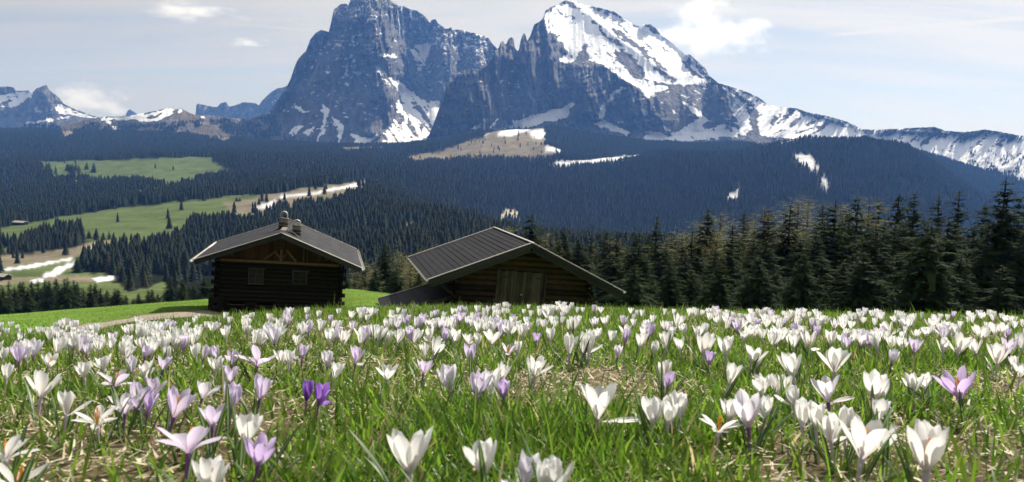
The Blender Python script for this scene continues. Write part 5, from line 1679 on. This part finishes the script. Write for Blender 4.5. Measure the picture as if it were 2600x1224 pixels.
def greens(n, lush):
    base = np.array([0.07, 0.175, 0.014]); yel = np.array([0.22, 0.33, 0.034]); dry = np.array([0.46, 0.38, 0.20])
    u = rng.random((n, 1)) * 0.8
    c_ = base * (1 - u) + yel * u
    dr_ = (rng.random(n) < 0.07)[:, None]
    c_ = np.where(dr_, dry * rng.uniform(0.6, 1.1, (n, 1)), c_)
    return c_ * rng.uniform(0.75, 1.2, (n, 1))


# short turf
x, y = sow(270000, 0.42, 4.9, 0.62)
xa, ya = sow(45000, 0.40, 1.35, 0.8)
x, y = np.concatenate([x, xa]), np.concatenate([y, ya])
den = fbm(x * 1.9, y * 1.5, 91, 4) + 0.12 * np.clip((y - 1.6) / 1.5, 0, 1)
keep = rng.random(len(x)) < np.clip((den - 0.42) * 5.0, 0.08, 1)
x, y = x[keep], y[keep]
n = len(x)
L = rng.gamma(7, 0.0042, n) * (0.75 + 0.5 * fbm(x * 3, y * 3, 95, 2)) + 0.008
me = blades('grass', x, y, ground_z(x, y) - 0.004, L, rng.uniform(0.0012, 0.0036, n) * np.clip(0.8 + y * 0.12, 0.8, 1.3), rng.uniform(0.02, 0.5, n), rng.uniform(0, 6.28, n), rng.uniform(0.1, 1.0, n), greens(n, 1), m_grass)
tag(link('grass', me), 'short green spring grass between the crocuses', 'grass', kind='stuff')
# taller single blades, most of them dark against the brow
n = 3200
x, y = sow(n, 0.5, 4.6, 0.8)
L = rng.uniform(0.04, 0.09, n)
me = blades('tall_grass', x, y, ground_z(x, y) - 0.005, L, rng.uniform(0.0012, 0.0028, n), rng.uniform(0.0, 0.45, n), rng.uniform(0, 6.28, n), rng.uniform(0.0, 0.8, n), greens(n, 1), m_grass, seg=4)
tag(link('tall_grass', me), 'longer loose grass blades standing above the turf', 'grass', kind='stuff')
# matted straw
x, y = sow(150000, 0.4, 5.0, 0.6)
den = fbm(x * 1.9, y * 1.5, 91, 4)
keep = rng.random(len(x)) < np.clip(1.15 - (den - 0.40) * 3.2, 0.25, 1)
x, y = x[keep], y[keep]
n = len(x)
u = rng.random((n, 1))
c_ = np.array([0.50, 0.42, 0.26]) * (1 - u) + np.array([0.80, 0.73, 0.56]) * u
c_ = np.where((rng.random(n) < 0.3)[:, None], np.array([0.12, 0.10, 0.055]) * rng.uniform(0.7, 1.4, (n, 1)), c_)
me = blades('straw', x, y, ground_z(x, y) + rng.uniform(-0.004, 0.018, n), rng.uniform(0.006, 0.028, n), rng.uniform(0.0008, 0.0022, n), rng.uniform(1.0, 1.7, n), rng.uniform(0, 6.28, n), rng.uniform(-0.4, 0.5, n), c_, m_straw, seg=2)
tag(link('straw_litter', me), 'flattened pale straw lying on the soil', 'straw', kind='stuff')
# tufts on the lit field behind
n = 42000
y = np.exp(rng.uniform(math.log(11), math.log(68), n))
c0_ = rng.uniform(-150, 1120, n)
x = (c0_ - CX) / F * y
pc_, pr_ = proj(np.stack([x, y, ground_z(x, y)], -1))
ytr = np.interp(pc_, [60, 120, 200, 325, 450, 640], [13, 16.5, 21.5, 28.5, 31.5, 35])
keep = (np.abs(y - ytr) > 3.7 + rng.normal(0, 0.5, len(y))) | (pc_ > 640)
x, y = x[keep], y[keep]
n = len(x)
me = blades('field_grass', x, y, ground_z(x, y) - 0.02, rng.uniform(0.05, 0.13, n), rng.uniform(0.006, 0.014, n), rng.uniform(0, 0.6, n), rng.uniform(0, 6.28, n), rng.uniform(0, 0.8, n), greens(n, 1) * np.array([1.1, 1.25, 1.0]), m_grass, seg=2)
tag(link('field_grass', me), 'fresh green grass on the sunlit field round the huts', 'grass', kind='stuff')

# ------------------------------------------------------------------ trees on the right-hand snow slope, and the air over everything
def on_mountain(i, cs_, rs_):
    gc, gr_, gy = MGRID[i]
    ci = np.clip(np.searchsorted(gc, cs_), 0, len(gc) - 1)
    yy = np.array([np.interp(-r, -gr_[:, q], gy[:, q]) for r, q in zip(rs_, ci)])
    return P(cs_, rs_, yy)


pp = on_mountain(1, *SLOPE_TREES)
pp[:, 2] -= 1.0
tag(scatter('slope_conifers', pp, rng.uniform(12, 22, len(pp)), rng.integers(0, 4, len(pp)), None, FARO), 'scattered dark conifers climbing the snowy slope at the right edge', 'woods', kind='stuff')

# woods on the lower slopes of the mountains
acc = []
for i, cnt, c0, c1, line in ((5, 5200, 60, 715, [(60, 318), (150, 312), (230, 316), (300, 322), (380, 312), (440, 312), (500, 304), (600, 304), (715, 312)]),
                             (0, 2600, 610, 1110, [(610, 312), (680, 322), (760, 348), (860, 362), (960, 372), (1110, 366)]),
                             (1, 2600, 1085, 1900, [(1085, 345), (1200, 345), (1240, 335), (1380, 330), (1420, 306), (1500, 325), (1600, 352), (1660, 372), (1900, 352)])):
    cq = rng.uniform(c0, c1, cnt)
    rq = np.interp(cq, *zip(*line)) + rng.random(cnt) ** 0.8 * 60 + (fbm(cq / 30, cq * 0, 7 + i, 3) - 0.5) * 14
    ok = fbm(cq / 24, rq / 10, 15 + i, 3) > 0.40
    if i == 5:
        for q in HILL_TAN: ok &= ~inpoly(cq, rq, q)
    acc.append(on_mountain(i, cq[ok], rq[ok]))
pp = np.concatenate(acc); pp[:, 2] -= 1.0
tag(scatter('foothill_woods', pp, rng.uniform(13, 22, len(pp)), rng.integers(0, 4, len(pp)), None, FARO), 'dark woods on the lower slopes under the mountain walls', 'woods', kind='stuff')

HZ0 = min(min(LOWEST), VALLEY_MIN) - 1.0
HZ1 = max(HIGHEST) + 15.0
hv = [(x, y, z) for x in (-HX, HX) for y in (HY0, HY1) for z in (HZ0, HZ1)]
hf = np.array([(0, 1, 3, 2), (4, 6, 7, 5), (0, 4, 5, 1), (2, 3, 7, 6), (0, 2, 6, 4), (1, 5, 7, 3)])
hz = link('haze', np_mesh('haze', hv, hf, m_haze))
tag(hz, 'thin blue mountain air over the whole valley', 'haze', kind='stuff')
